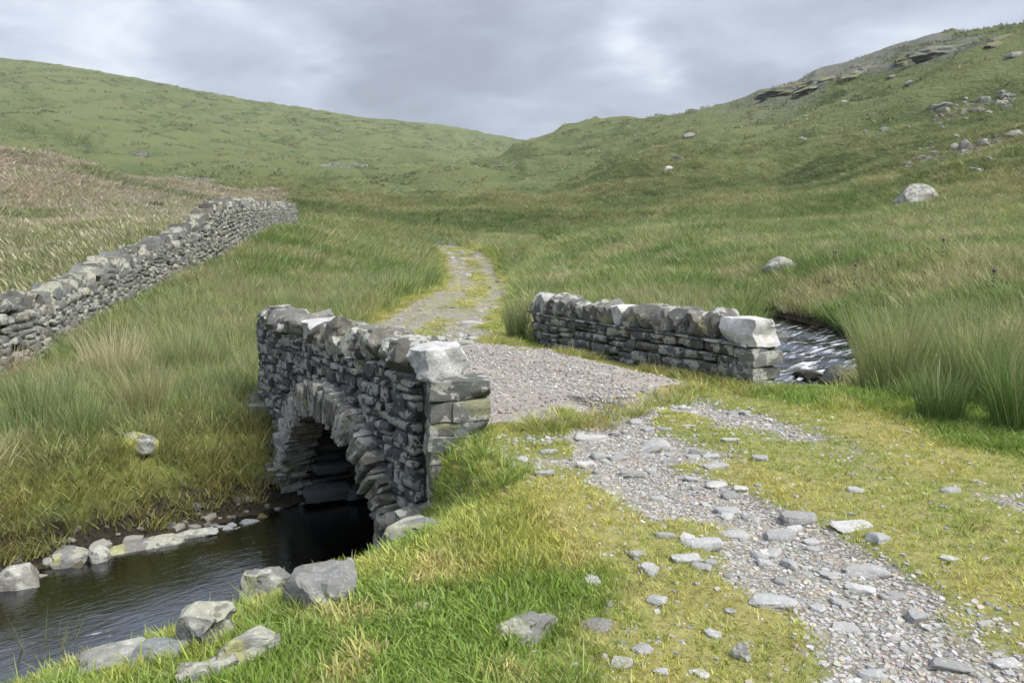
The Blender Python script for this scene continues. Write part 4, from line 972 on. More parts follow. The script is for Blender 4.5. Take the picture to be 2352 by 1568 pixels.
for i, (px, py, w_, h_, lab) in enumerate(TS):
    p = hit(px, py); d = p[1]; o = link('track_stone', VTS[i % 14], label=lab, category='stone')
    wm_, hm = w_ * d / F, h_ * d / F
    o.scale = (wm_ * 1.08, min(wm_ * .9, max(hm * 1.6, wm_ * .55)), max(hm * .85, .03)); o.rotation_euler = (rt.uniform(-.1, .1), -.35 if 'tilted' in lab else rt.uniform(-.1, .1), rt.uniform(-.3, .3)); o.location = (p[0], p[1] + wm_ * .25, p[2] + hm * .14)
def scatter_stones(n, fn, name, label, group, variants, smin, smax, seed, flat=.5):
    rs = random.Random(seed); k = 0; tries = 0
    while k < n and tries < 20000:
        tries += 1; q = fn(rs)
        if q is None: continue
        x, y = q; s = smin * (smax / smin) ** (rs.random() ** 2.2)
        o = link(name, rs.choice(variants), label=label if isinstance(label, str) else label(x, y, s), category='stone', group=group if isinstance(group, str) else group(x, y, s))
        o.scale = (s, s * rs.uniform(.6, 1), s * rs.uniform(.25, flat + .05)); o.rotation_euler = (rs.uniform(-.15, .15), rs.uniform(-.15, .15), rs.uniform(0, 6.3)); o.location = (x, y, h1(x, y) + s * .02); k += 1
def on_track(rs):
    d = 2.7 + 5.6 * rs.random() ** .9; az = rs.uniform(-.05, .62); x, y = math.sin(az) * d, math.cos(az) * d
    m = masks(np.array([x]), np.array([y]))
    if m['deck'][0] > .3 or m['se'][0] < 1: return None
    return (x, y) if rs.random() < max(m['bare'][0], m['worn'][0] * .22) else None
TSP = [(hit(t[0], t[1]), t[4]) for t in TS]
def near_named(x, y, s):
    b = min(TSP, key=lambda t: math.hypot(t[0][0] - x, t[0][1] - y))[1]; return ('small' if s < .06 else 'larger') + ' loose stone near the ' + b
scatter_stones(190, on_track, 'loose_stone', near_named, lambda x, y, s: near_named(x, y, s).replace('stone near', 'stones near'), VTS, .035, .13, 3)
def on_far_track(rs):
    i = rs.randrange(len(TRP)); p = TRP[i]
    if p[1] < 12 or p[1] > 48: return None
    return p[0] + rs.uniform(-1.2, 1.2), p[1] + rs.uniform(-1, 1)
scatter_stones(50, on_far_track, 'track_slab', 'flat grey stone embedded in the track beyond the bridge', 'stones in the far track', VTS, .12, .5, 4, .3)
o = rock('gravel_bar_stone', 1290, 632, 55, 22, 'pale heap of stones in the meadow behind the far parapet', 'rock', M_PALE, 470); rock('meadow_stone', 1200, 625, 40, 14, 'small grey stone right of the far track', 'stone', M_ROCK, 471)
rock('meadow_stone', 885, 612, 16, 8, 'tiny white stone in the grass left of the far track', 'stone', M_QUARTZ, 472, sub=2); rock('verge_stone', 1065, 792, 46, 10, 'flat grey stone at the verge before the far parapet', 'stone', M_ROCK, 473, sub=3)

# ------------------------------------------------------------------ grass, rushes, gravel: scattered by geometry nodes
def clump_mesh(name, mat, n, radius, hmin, hmax, width, lean, droop, seed, seg=3, own=None, heads=0.0, headw=2.5, up=1.0):
    rs = np.random.default_rng(seed); V = []; Fc = []; Hh = []; B = []; nv = 0
    for i in range(n):
        a = rs.uniform(0, 6.283); r0 = radius * math.sqrt(rs.random()); bx, by = r0 * math.cos(a), r0 * math.sin(a)
        ph = a + rs.normal(0, .9); h = rs.uniform(hmin, hmax); ln = lean * rs.uniform(.1, 1.0) * (.4 + .6 * r0 / max(radius, 1e-6)); dr = droop * rs.uniform(.2, 1)
        ox, oy = math.cos(ph), math.sin(ph); f = rs.uniform(0, 6.283); fx, fy = math.cos(f), math.sin(f); b = rs.random(); w_ = width * rs.uniform(.5, 1.7)
        hd = rs.random() < heads
        for k in range(seg + 1):
            t = k / seg; out = h * (ln * t + dr * t * t); z = h * up * (t - .35 * (ln + dr) * t * t * .6)
            ww = w_ * (1 - t ** 1.6) * .5 + w_ * .04
            if hd and t > .6: ww = w_ * headw * (.5 if t < 1 else .1)
            x, y = bx + ox * out, by + oy * out
            V += [(x - fx * ww, y - fy * ww, z), (x + fx * ww, y + fy * ww, z)]; Hh += [t, t]; B += [b, b]
            if k: q = nv + 2 * k; Fc.append((q - 2, q - 1, q + 1, q))
        nv += 2 * (seg + 1)
    at = {'h': np.array(Hh), 'b': np.array(B)}
    if own is not None: at['gcol'] = np.tile(np.array(own + (1,), np.float32), (nv, 1))
    return mesh_np(name, np.array(V), np.array(Fc), mat, at)
def make_coll(name, meshes):
    c = bpy.data.collections.new(name)
    for me in meshes: c.objects.link(bpy.data.objects.new(me.name, me))
    return c
def scatter(name, label, coll, P, rot, scl, colr, cat=None):
    me = bpy.data.meshes.new(name); n = len(P)
    me.vertices.add(n); me.vertices.foreach_set('co', np.asarray(P, np.float32).ravel())
    for nm, typ, key, arr in (('rot', 'FLOAT_VECTOR', 'vector', rot), ('scl', 'FLOAT_VECTOR', 'vector', scl), ('gcol', 'FLOAT_COLOR', 'color', np.concatenate([colr, np.ones((n, 1))], 1))):
        a_ = me.attributes.new(nm, typ, 'POINT'); a_.data.foreach_set(key, np.asarray(arr, np.float32).ravel())
    a_ = me.attributes.new('idx', 'INT', 'POINT'); a_.data.foreach_set('value', RNG.integers(0, 1000, n).astype(np.int32))
    o = link(name, me, kind='stuff', label=label, category=cat)
    ng = bpy.data.node_groups.new(name, 'GeometryNodeTree')
    ng.interface.new_socket('Geometry', in_out='INPUT', socket_type='NodeSocketGeometry'); ng.interface.new_socket('Geometry', in_out='OUTPUT', socket_type='NodeSocketGeometry')
    gi = ng.nodes.new('NodeGroupInput'); go = ng.nodes.new('NodeGroupOutput'); ip = ng.nodes.new('GeometryNodeInstanceOnPoints')
    ci = ng.nodes.new('GeometryNodeCollectionInfo'); ci.inputs['Collection'].default_value = coll; ci.inputs['Separate Children'].default_value = True; ci.inputs['Reset Children'].default_value = True
    def na(nm, typ):
        k = ng.nodes.new('GeometryNodeInputNamedAttribute'); k.data_type = typ; k.inputs['Name'].default_value = nm; return k.outputs['Attribute']
    er = ng.nodes.new('FunctionNodeEulerToRotation')
    l = ng.links; l.new(gi.outputs[0], ip.inputs['Points']); l.new(ci.outputs[0], ip.inputs['Instance']); ip.inputs['Pick Instance'].default_value = True
    l.new(na('idx', 'INT'), ip.inputs['Instance Index']); l.new(na('rot', 'FLOAT_VECTOR'), er.inputs[0]); l.new(er.outputs[0], ip.inputs['Rotation']); l.new(na('scl', 'FLOAT_VECTOR'), ip.inputs['Scale'])
    l.new(ip.outputs[0], go.inputs[0])
    md = o.modifiers.new('scatter', 'NODES'); md.node_group = ng; return o
def sample(n, r0, r1, pw, az0=-52, az1=52):
    n = int(n * 1.27) if az0 == -52 else n
    """n points in a sector, density falling with distance as r**-pw"""
    k = 2 - pw; u = RNG.random(n); r = (r0 ** k + u * (r1 ** k - r0 ** k)) ** (1 / k) if abs(k) > 1e-6 else r0 * (r1 / r0) ** u
    az = np.radians(RNG.uniform(az0, az1, n)); return np.sin(az) * r, np.cos(az) * r, r
def mixc(a, b, t): return np.asarray(a)[None] * (1 - t[:, None]) + np.asarray(b)[None] * t[:, None]
GB = 1.48
def jitter(c, s=.18, gb=None): return np.clip(c * (gb or GB) * (1 + RNG.normal(0, s, (len(c), 1))) * (1 + RNG.normal(0, .04, c.shape)), .005, .8)
def rots(n, tilt=.15): return np.stack([RNG.normal(0, tilt, n), RNG.normal(0, tilt, n), RNG.uniform(0, 6.283, n)], -1)
def zones(x, y, m):
    """how far a spot is short turf (0) or rough moor (1)"""
    r = np.hypot(x, y)
    q = (x - 4.0) * .6 + (y - 7.6) * .5 + fbm(x * 1.1, y * 1.1, 81, 3) * .45
    rough = np.where((m['side'] > 0) & (m['v'] < 9), sstep(-.05, .35, q), 1.0)
    tv = m['td'] - np.where(m['ta'] < 12, 1.2, 1.45)
    rough = rough * sstep(.05, .75, tv + fbm(x * .9, y * .9, 82, 3) * .5)
    # short verge before the far parapet, beside the bridge
    rough = rough * (1 - (1 - sstep(.25, .9, np.hypot((x + .35) / 1.0, (y - 13.9) / 2.6) - .35)) )
    rough = np.maximum(rough, sstep(49, 54, r))
    inroad = (m['u'] > -.8) & (m['u'] < 6.3) & (m['v'] > .3) & (m['v'] < 4.25)
    az = x / np.maximum(y, .1); openb = (1 - sstep(.44, .50, az + .03 * fbm(x * 2, y * 2, 83, 2))) * (y < 11.5) * (m['side'] > 0); rough = rough * (1 - openb)
    return np.where(inroad, 0, rough)

LAWN = make_coll('lawn_clumps', [clump_mesh('lawn_clump', M_BLADE, 16, .055, .018, .05, .0045, .8, .7, 600 + i, 2) for i in range(8)])
LAWNL = make_coll('tall_lawn_clumps', [clump_mesh('tall_lawn_clump', M_BLADE, 20, .06, .05, .13, .0045, .7, .9, 620 + i, 3) for i in range(6)])
MEAD = make_coll('meadow_clumps', [clump_mesh('meadow_clump', M_BLADE, 24, .13, .10, .32, .0075, .40, .55, 640 + i, 3) for i in range(8)])
RUSHN = make_coll('rush_clumps', [clump_mesh('rush_clump', M_RUSH, 64, .14, .30, .85, .007, .26, .24, 660 + i, 3) for i in range(8)])
RUSHF = make_coll('far_rush_clumps', [clump_mesh('far_rush_clump', M_RUSH, 40, .24, .28, .75, .017, .24, .22, 680 + i, 2) for i in range(8)])
REDC = make_coll('red_clumps', [clump_mesh('red_clump', M_RED, 26, .3, .22, .5, .013, .35, .4, 700 + i, 3, heads=.55) for i in range(6)])
PEB = make_coll('pebbles', [stone_mesh('pebble', M_PEBBLE, 720 + i, 1, .8, .14, 4, 40) for i in range(8)])

# short turf in the foreground
x, y, r = sample(112000, 1.6, 14, 1.0); m = masks(x, y); zn = zones(x, y, m)
cover = (1 - np.clip(m['bare'] * 1.35, 0, 1)) * (1 - .55 * np.clip(m['worn'], 0, 1)) * (1 - sstep(.25, .6, m['deck'])) * (1 - zn) * (m['se'] > .25)
cover = cover * np.where((np.abs(m['v'] - .22) < .36) & (m['u'] > -.1) & (m['u'] < 5), 0, 1)
cover = cover * np.where((m['v'] > .3) & (m['v'] < 4.3) & (m['u'] > .1) & (m['u'] < 4.6), (m['deck'] < .3), 1)
k = RNG.random(len(x)) < cover * np.clip(.35 + r / 9, 0, 1); x, y, r, zn = x[k], y[k], r[k], zn[k]; m = {a_: b_[k] for a_, b_ in m.items()}
z, z0 = H(x, y, m, True); z = np.where((m['v'] > .3) & (m['v'] < 4.3) & (np.abs(m['u'] - ARC_U) < 2.1), z0, z)
yel = np.clip(sstep(-.25, .4, fbm(x * 1.3, y * 1.3, 91, 4)) * .7 + m['worn'] * .5 - .17, 0, 1); str_ = sstep(.25, .6, fbm(x * 3, y * 3, 92, 3)) * .6
c = mixc((.14, .22, .034), (.33, .315, .075), yel); c = c * (1 - str_[:, None]) + np.array((.40, .33, .14)) * str_[:, None]
s_ = RNG.uniform(.7, 1.35, len(x)) * (1 - .35 * m['worn']); hz = 1 + .9 * sstep(-.1, .5, fbm(x * .8, y * .8, 93, 3)) * (1 - m['worn'])
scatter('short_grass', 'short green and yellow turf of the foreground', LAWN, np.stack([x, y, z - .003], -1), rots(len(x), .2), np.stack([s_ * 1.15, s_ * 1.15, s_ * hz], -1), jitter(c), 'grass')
# longer tufts in the turf
x, y, r = sample(24000, 2.2, 14, 1.2); m = masks(x, y); zn = zones(x, y, m); nt_ = fbm(x * 1.6, y * 1.6, 94, 3)
edge = np.exp(-((m['v'] + .15) / .5) ** 2) * (m['u'] < .4) * (m['u'] > -1.4)
k = RNG.random(len(x)) < np.clip(sstep(.0, .45, nt_) * .5 * (1 - m['worn']) + edge, 0, 1) * (1 - zn) * (m['bare'] < .25) * (m['deck'] < .2) * (m['se'] > .3) * ((np.abs(m['v'] - .22) > .3) | (m['u'] < -.05))
k &= ~((m['v'] > 0) & (m['v'] < 4.2) & (m['u'] > 0) & (m['u'] < 4.7))
x, y, r = x[k], y[k], r[k]; m = {a_: b_[k] for a_, b_ in m.items()}; z = H(x, y, m)
c = mixc((.085, .165, .022), (.20, .23, .045), RNG.random(len(x)) ** 1.5)
scatter('tufted_grass', 'longer green tufts in the turf around the bridge end', LAWNL, np.stack([x, y, z - .005], -1), rots(len(x), .15), np.repeat(RNG.uniform(.6, 1.2, (len(x), 1)), 3, 1), jitter(c), 'grass')

# fringe of longer grass at the foot of the far parapet and along the road edge
n_f = 700; uu = RNG.uniform(-.6, 5.2, n_f); vv_ = 3.98 + RNG.normal(0, .11, n_f) - .10 * (uu - 2.4) / 2.4 ; uu = np.append(uu, RNG.normal(-.35, .14, 260)); vv_ = np.append(vv_, RNG.uniform(.7, 3.9, 260))
k = (fbm(uu * 1.7, vv_ * .5, 131, 2) > -.25); uu, vv_ = uu[k], vv_[k]; uu = uu + np.where(vv_ < 3.7, .12 * (vv_ - 2) * (vv_ > 2) * 2.4, 0)
x, y = A[0] + D[0] * uu + NR[0] * vv_, A[1] + D[1] * uu + NR[1] * vv_; z = H(x, y, None, True)[1]
c = mixc((.13, .20, .04), (.34, .29, .10), RNG.random(len(x)))
scatter('fringe_grass', 'grass fringe along the edges of the road on the bridge', LAWNL, np.stack([x, y, z - .004], -1), rots(len(x), .15), np.repeat(RNG.uniform(.6, 1.5, (len(x), 1)), 3, 1), jitter(c), 'grass')
# short verge of the track beyond the bridge
x, y, r = sample(60000, 11, 56, 1.1, -12, 12); m = masks(x, y); zn = zones(x, y, m)
k = (RNG.random(len(x)) < (1 - zn) * (1 - np.clip(m['bare'] * 1.1, 0, .93)) * (m['td'] < 3.2)) & (m['deck'] < .3) & (m['ta'] > 9) & (m['se'] > .5) & ~((m['v'] > 3.9) & (m['v'] < 4.8) & (m['u'] < 5))
x, y, r = x[k], y[k], r[k]; m = {a_: b_[k] for a_, b_ in m.items()}; z = H(x, y, m)
yel = np.clip(m['worn'] * .6 + .5 * fbm(x * 1.3, y * 1.3, 91, 3) + .1, 0, 1); c = mixc((.14, .21, .04), (.33, .30, .10), yel); s_ = RNG.uniform(.9, 1.6, len(x)) * (r / 14) ** .7
scatter('verge_grass', 'short yellow green verge of the track beyond the bridge', LAWNL, np.stack([x, y, z - .01], -1), rots(len(x), .15), np.stack([s_ * 1.2, s_ * 1.2, s_ * (1 - .6 * m['worn']) * .8], -1), jitter(c), 'grass')

# rough meadow grass, out to the foot of the hills
x, y, r = sample(150000, 5.0, 170, 1.65); m = masks(x, y); zn = zones(x, y, m)
wallm = (m['wd'] > .5)
inb = (m['v'] > -.05) & (m['v'] < 4.75) & (m['u'] > -.15) & (m['u'] < 5.05)
k = (RNG.random(len(x)) < zn * (1 - sstep(80, 170, r))) & (m['se'] > np.where(r < 12, .20, .12)) & wallm & ~inb & (m['bare'] < .3)
x, y, r = x[k], y[k], r[k]; m = {a_: b_[k] for a_, b_ in m.items()}; z = H(x, y, m)
n1_ = fbm(x / 6, y / 6, 101, 4); n2_n = fbm(x / 1.5, y / 1.5, 102, 3)
t1 = sstep(-.35, .35, n1_ + .5 * n2_n); c = mixc((.105, .17, .04), (.21, .235, .09), t1)
t2 = sstep(.15, .5, n2_n) * .7; c = c * (1 - t2[:, None]) + np.array((.31, .285, .16)) * t2[:, None]
mz = (x > -34) * (1 - sstep(2, 10, x)); mt = np.exp(-((r - 92) / 11) ** 2) * mz * .7; mf = np.exp(-((r - 70) / 7) ** 2) * mz * .65
c = c * (1 - mt[:, None]) + np.array((.25, .235, .115)) * mt[:, None]; c = c * (1 - mf[:, None]) + np.array((.07, .115, .034)) * mf[:, None]
nb = (1 - sstep(.3, 1.3, m['se'])) * (r < 12); tb = nb * RNG.random(len(x)) * .8; c = c * (1 - tb[:, None]) + np.array((.23, .19, .055)) * tb[:, None]
farr = sstep(40, 110, r) * .9; c = c * (1 - farr[:, None]) + mixc((.115, .148, .062), (.205, .205, .10), t1) * farr[:, None]
g_ = (np.maximum(r, 9) / 9) ** .72; s_ = RNG.uniform(.7, 1.3, len(x))
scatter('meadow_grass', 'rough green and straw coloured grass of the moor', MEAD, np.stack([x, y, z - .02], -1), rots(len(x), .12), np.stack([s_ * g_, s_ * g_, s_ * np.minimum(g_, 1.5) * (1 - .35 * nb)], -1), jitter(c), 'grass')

# rushes
for nm, lab, coll, n, ra, rb, pw in (('rush_bed', 'dense green rushes around the bridge and the near meadow', RUSHN, 9000, 7.5, 22, .9), ('far_rush_bed', 'rushes and tall grass of the farther meadow', RUSHF, 34000, 22, 95, 1.25)):
    x, y, r = sample(n, ra, rb, pw); m = masks(x, y); zn = zones(x, y, m)
    n1_ = fbm(x / 3.2, y / 3.2, 111, 3); n2_n = fbm(x / 14, y / 14, 112, 3)
    leftz = (m['side'] < 0) & (m['v'] < .4) & (r < 16)
    dens = sstep(-.25, .35, n1_ + .45 * n2_n) * .8 * sstep(.6, 1.0, zn)
    dens = np.where(leftz, np.clip(sstep(.9, 1.7, m['se']) * (.35 + .8 * sstep(-.3, .2, n1_)), 0, 1), dens)
    dens = dens * np.where((m['ws'] > 0) & (x < -7), .12, 1) * np.where(r > 22, 1 - sstep(55, 95, r), 1)
    dens = dens * sstep(.35, .9, m['se']) * (m['wd'] > .55) * np.where((x < -4) & (r > 22), .7, 1)
    inb = (m['v'] > -.25) & (m['v'] < 5.0) & (m['u'] > -.5) & (m['u'] < 5.3)
    k = (RNG.random(len(x)) < dens) & ~inb; x, y, r = x[k], y[k], r[k]; m = {a_: b_[k] for a_, b_ in m.items()}; z = H(x, y, m)
    t1 = RNG.random(len(x)); c = mixc((.08, .14, .04), (.17, .22, .085), t1); t2 = (RNG.random(len(x)) < .14 + .25 * sstep(.1, .5, n1_[k])) * RNG.uniform(.4, 1, len(x)) * .75
    c = c * (1 - t2[:, None]) + np.array((.30, .275, .165)) * t2[:, None]
    s_ = RNG.uniform(.55, 1.05, len(x)) * np.where(r > 22, 1.0, .9) * np.clip(.5 + m['se'] / 3, .5, 1)
    g_ = 1 if ra < 20 else (r / 22) ** .55
    scatter(nm, lab, coll, np.stack([x, y, z - .03], -1), rots(len(x), .12), np.stack([s_ * g_, s_ * g_, s_ * .95], -1), jitter(c), 'rushes')

# tussocks and heather clumps that roughen the far slopes
HILLC = make_coll('hill_clumps', [clump_mesh('hill_clump', M_BLADE, 26, .9, .25, .6, .13, .5, .4, 690 + i, 2) for i in range(6)])
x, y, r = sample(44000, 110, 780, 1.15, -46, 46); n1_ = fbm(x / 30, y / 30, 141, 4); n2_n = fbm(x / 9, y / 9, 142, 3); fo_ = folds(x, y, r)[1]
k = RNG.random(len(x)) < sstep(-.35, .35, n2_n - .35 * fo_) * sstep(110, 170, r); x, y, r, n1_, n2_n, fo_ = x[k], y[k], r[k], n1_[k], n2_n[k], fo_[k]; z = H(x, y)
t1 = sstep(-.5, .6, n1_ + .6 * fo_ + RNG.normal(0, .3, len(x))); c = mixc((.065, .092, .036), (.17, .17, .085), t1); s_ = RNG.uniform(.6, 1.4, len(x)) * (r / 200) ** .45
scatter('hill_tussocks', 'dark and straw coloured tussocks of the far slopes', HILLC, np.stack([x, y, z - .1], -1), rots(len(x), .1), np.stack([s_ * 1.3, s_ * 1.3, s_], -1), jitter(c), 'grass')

# red seeding grass on the slope behind the wall
x, y, r = sample(64000, 14, 95, 1.2, -52, -8); m = masks(x, y)
n1_ = fbm(x / 7, y / 7, 121, 4); n5 = fbm(x / 25, y / 25, 52, 4)
k = (m['ws'] > 0) & (x < -6) & (m['wd'] > .6) & (x / np.maximum(y, .1) < -.31 + .03 * n1_); x, y, r, n1_ = x[k], y[k], r[k], n1_[k]; m = {a_: b_[k] for a_, b_ in m.items()}; z = H(x, y, m)
red = sstep(-.3, .3, (r - 38) / 22 + n1_ * .9); c = mixc((.205, .21, .10), (.37, .325, .255), red); gp = sstep(.35, .5, n1_) * .8; c = c * (1 - gp[:, None]) + np.array((.11, .17, .05)) * gp[:, None]
g_ = (np.maximum(r, 18) / 18) ** .6; s_ = RNG.uniform(.6, 1.15, len(x))
scatter('red_grass', 'reddish seeding grass on the slope behind the field wall', REDC, np.stack([x, y, z - .03], -1), rots(len(x), .1), np.stack([s_ * g_, s_ * g_, s_], -1), jitter(c, .12), 'grass')

# gravel
x, y, r = sample(150000, 2.3, 16, 1.1, -14, 52); m = masks(x, y)
k = RNG.random(len(x)) < np.clip(np.maximum(np.maximum(m['bare'] * 1.1, m['worn'] * .07), m['deck'] * .38), 0, 1) * np.where(m['ta'] > 12, .4, 1) * ((m['se'] > .9) | (m['deck'] > .3))
k &= ~((np.abs(m['v'] - .2) < .45) & (m['u'] > -.2) & (m['u'] < 5.2))
x, y, r = x[k], y[k], r[k]; m = {a_: b_[k] for a_, b_ in m.items()}; z, z0 = H(x, y, m, True); z = np.where((m['v'] > .3) & (m['v'] < 4.3) & (np.abs(m['u'] - ARC_U) < 2.1), z0 + .012, z)
s_ = .0075 * (4.2 ** (RNG.random(len(x)) ** 2.2)) * np.clip(r / 6, .9, 1.5) * np.where(m['deck'] > .4, .85, 1)
t_ = RNG.random(len(x)); c = mixc((.24, .243, .243), (.50, .495, .48), t_ ** .9); b_ = (RNG.random(len(x)) < .22)[:, None]; c = np.where(b_, c * np.array((1.05, .92, .76)), c)
scatter('gravel', 'grey gravel of the track', PEB, np.stack([x, y, z], -1), np.stack([RNG.normal(0, .25, len(x)), RNG.normal(0, .25, len(x)), RNG.uniform(0, 6.28, len(x))], -1), np.stack([s_ * 1.3, s_, s_ * .55], -1), jitter(c, .1, 1.0), 'gravel')
# cobbles on the stream bed and shore
x, y, r = sample(13000, 4.0, 17, .6); m = masks(x, y); k = ((m['se'] < .22) & (RNG.random(len(x)) < .5)) | ((m['se'] >= .22) & (m['se'] < .30) & (m['side'] < 0) & (m['v'] < 0) & (RNG.random(len(x)) < .8)); x, y, r = x[k], y[k], r[k]; m = {a_: b_[k] for a_, b_ in m.items()}; z = H(x, y, m)
t_ = RNG.random(len(x)); c = mixc((.07, .05, .02), (.34, .26, .12), t_); sh = (m['se'] > -.12)[:, None]; c = np.where(sh, mixc((.08, .078, .07), (.30, .29, .26), t_), c)
s_ = np.where(m['se'] > .05, .035, .05) * 3.2 ** RNG.random(len(x))
scatter('stream_cobbles', 'brown cobbles on the stream bed', PEB, np.stack([x, y, z + s_ * .1], -1), rots(len(x), .2), np.stack([s_ * 1.3, s_, s_ * .6], -1), c, 'cobbles')

# ------------------------------------------------------------------ hillside rocks, crags, sheep, plants
VSC = [boulder_mesh('scree_boulder', M_SCREE, 800 + i, 2, .2, 9) for i in range(12)]
VSCF = [stone_mesh('scree_slab', M_SCREE, 830 + i, 3, .5, .14, 6) for i in range(6)]
rh = random.Random(21)
def hill_stone(name, px, py, w_, h_, label, group=None, var=None, cat='boulder', tilt=0.0):
    p = hit(px, py)
    if p is None: return
    d = float(p[1]); o = link(name, var or rh.choice(VSC), label=label, category=cat, group=group); wm_, hm = w_ * d / F, h_ * d / F
    o.scale = (wm_ * 1.25, wm_ * rh.uniform(.8, 1.2), hm * 1.35); o.rotation_euler = (rh.uniform(-.2, .2), tilt + rh.uniform(-.2, .2), rh.uniform(-.5, .5)); o.location = (p[0], p[1] + wm_ * .3, p[2] + hm * .25)
for i in range(64):
    t = rh.random(); c = rh.gauss(0, 1); px = 2145 + 185 * t; py = 268 - 38 * t + c * (13 - 7 * t); w_ = rh.uniform(7, 17) * (1.5 if rh.random() < .15 else 1)
    hill_stone('scree_boulder', px, py, w_, w_ * rh.uniform(.45, .75), ('large' if w_ > 13 else 'small') + ' grey boulder ' + ('at the left end of', 'in the middle of', 'at the right end of')[min(2, int(t * 3))] + ' the upper hillside boulder patch', 'boulders of the upper hillside patch', rh.choice(VSC + VSCF))
for i in range(70):
    t = rh.random(); c = rh.gauss(0, 1); px = 2080 + 215 * t; py = 378 - 55 * t ** 1.3 + c * (9 - 5 * t); w_ = rh.uniform(6, 15)
    hill_stone('scree_boulder', px, py, w_, w_ * rh.uniform(.45, .75), ('large' if w_ > 11 else 'small') + ' grey boulder ' + ('at the left end of', 'in the middle of', 'at the right end of')[min(2, int(t * 3))] + ' the lower hillside boulder patch', 'boulders of the lower hillside patch', rh.choice(VSC + VSCF))
for i in range(26):
    px, py = rh.uniform(2085, 2180), rh.uniform(285, 345); w_ = rh.uniform(5, 12); hill_stone('hillside_stone', px, py, w_, w_ * .55, 'small pale stone strewn between the two boulder patches', 'stones between the boulder patches')
z7 = lambda x, y: ((2600 + x / 1.642) * .58333, y / 1.642 * .58333)
for (zx, zy, w_, h_, lab) in ((1860, 700, 130, 45, 'broad flat slab at the left of the upper boulder patch'), (1985, 985, 95, 85, 'big blocky boulder with dark underside in the lower patch'), (1910, 975, 65, 55, 'rounded boulder left of the big blocky one'), (2110, 940, 110, 55, 'long boulder right of the big blocky one'),
        (190, 888, 80, 34, 'dark rock cluster on the ridge side near the pass'), (125, 1030, 75, 28, 'dark rock on the slope below the pass'), (925, 905, 65, 24, 'pale slab over a dark hollow in mid hillside'), (1620, 545, 60, 32, 'pinkish boulder high on the hillside'),
        (1325, 865, 26, 32, 'upright pale stone in mid hillside'), (1450, 845, 62, 30, 'grey lens shaped rock in mid hillside'), (1320, 935, 60, 16, 'flat pale rock below the upright stone'), (1920, 895, 50, 34, 'pale topped rock with a dark face between the patches'),
        (2305, 365, 100, 40, 'pale outcrop at the right edge high on the hill'), (2300, 880, 110, 48, 'long pale outcrop at the right edge above the boulder'), (2140, 1048, 60, 46, 'pointed pale rock below the lower boulder patch'), (2060, 1115, 110, 46, 'yellow topped slab above the large boulder'),
        (2295, 1055, 18, 16, 'round white stone near the right edge'), (540, 1275, 62, 18, 'low pale rock at the foot of the hill'), (1125, 512, 50, 18, 'pale rocks below the ridge crag'), (1500, 500, 60, 18, 'dark rock below the ridge crag'), (1180, 938, 40, 12, 'flat pale stone on the central slope'), (940, 755, 40, 14, 'pale stone on the upper central slope'), (2100, 770, 60, 14, 'flat stones under the upper boulder patch')):
    px, py = z7(zx, zy); hill_stone('hillside_rock', px, py, w_ / 1.642 * .583, h_ / 1.642 * .583, lab, cat='rock')
for i in range(40):
    px, py = rh.uniform(1500, 2340), 0; py = rh.uniform(.25, .95) * (470 - (60 + (2352 - px) * .2)) + (60 + (2352 - px) * .2); w_ = rh.uniform(4, 8)
    hill_stone('far_stone', px, py, w_, w_ * .5, 'tiny pale stone scattered on the right hillside', 'scattered stones on the right hillside', cat='stone')
# crags of the ridge
def crag(px, py, w_, h_, label, seed, dep=.5):
    p = hit(px, py)
    if p is None: return
    d = float(p[1]); rs_ = random.Random(seed); me = boulder_mesh('crag', M_CRAG, seed, 5, .22, 14)
    for v in me.vertices:                                           # steep ribs and ledges
        q = v.co; k = mnoise.noise(Vector((q.x * 9, q.y * 5, seed * 1.3))) * .10 + mnoise.noise(Vector((q.x * 22, q.z * 6, seed * .7))) * .05; v.co.y += k; v.co.z += abs(k) * .6
        if v.co.z < 0: v.co.x *= 1 - v.co.z * 1.6; v.co.y *= 1 - v.co.z * 3.0
    o = link('crag', me, label=label, category='crag'); wm_, hm = w_ * d / F, h_ * d / F
    o.scale = (wm_ * 1.5, wm_ * dep, hm * 1.6); o.rotation_euler = (0, -.16, rs_.uniform(-.15, .15)); o.location = (p[0], p[1] + wm_ * .25, p[2] - hm * .30)
for (px, py, w_, h_, lab, sd_) in ((2330, 80, 90, 20, 'dark crag at the right edge of the skyline', 901), (2225, 104, 150, 27, 'tallest dark crag on the right skyline', 902), (2130, 122, 100, 26, 'broken crag left of the tallest one', 903), (2030, 150, 130, 24, 'long low crag in the middle of the right ridge', 904), (1935, 172, 120, 22, 'low grassy crag farther down the ridge', 905),
        (1850, 195, 110, 18, 'small crag low on the right ridge', 906), (1780, 212, 70, 12, 'lowest rocks of the right ridge', 907), (1310, 315, 46, 12, 'rocky knob above the pass', 908), (1455, 290, 60, 10, 'small outcrop on the ridge near the pass', 909), (1065, 396, 46, 14, 'dark outcrop on the valley side below the pass', 910), (1130, 381, 30, 8, 'small outcrop right of the valley side outcrop', 911),
        (15, 360, 60, 18, 'dark outcrop at the left edge above the red slope', 912), (300, 355, 60, 16, 'pale outcrop in the gully of the left hill', 913), (405, 398, 30, 8, 'dark rocks at the foot of the left gully', 914), (845, 512, 40, 12, 'dark eroded bank on the mound beyond the wall', 915), (978, 331, 18, 10, 'lone rock on the left hill', 916)):
    crag(px, py, w_, h_, lab, sd_)
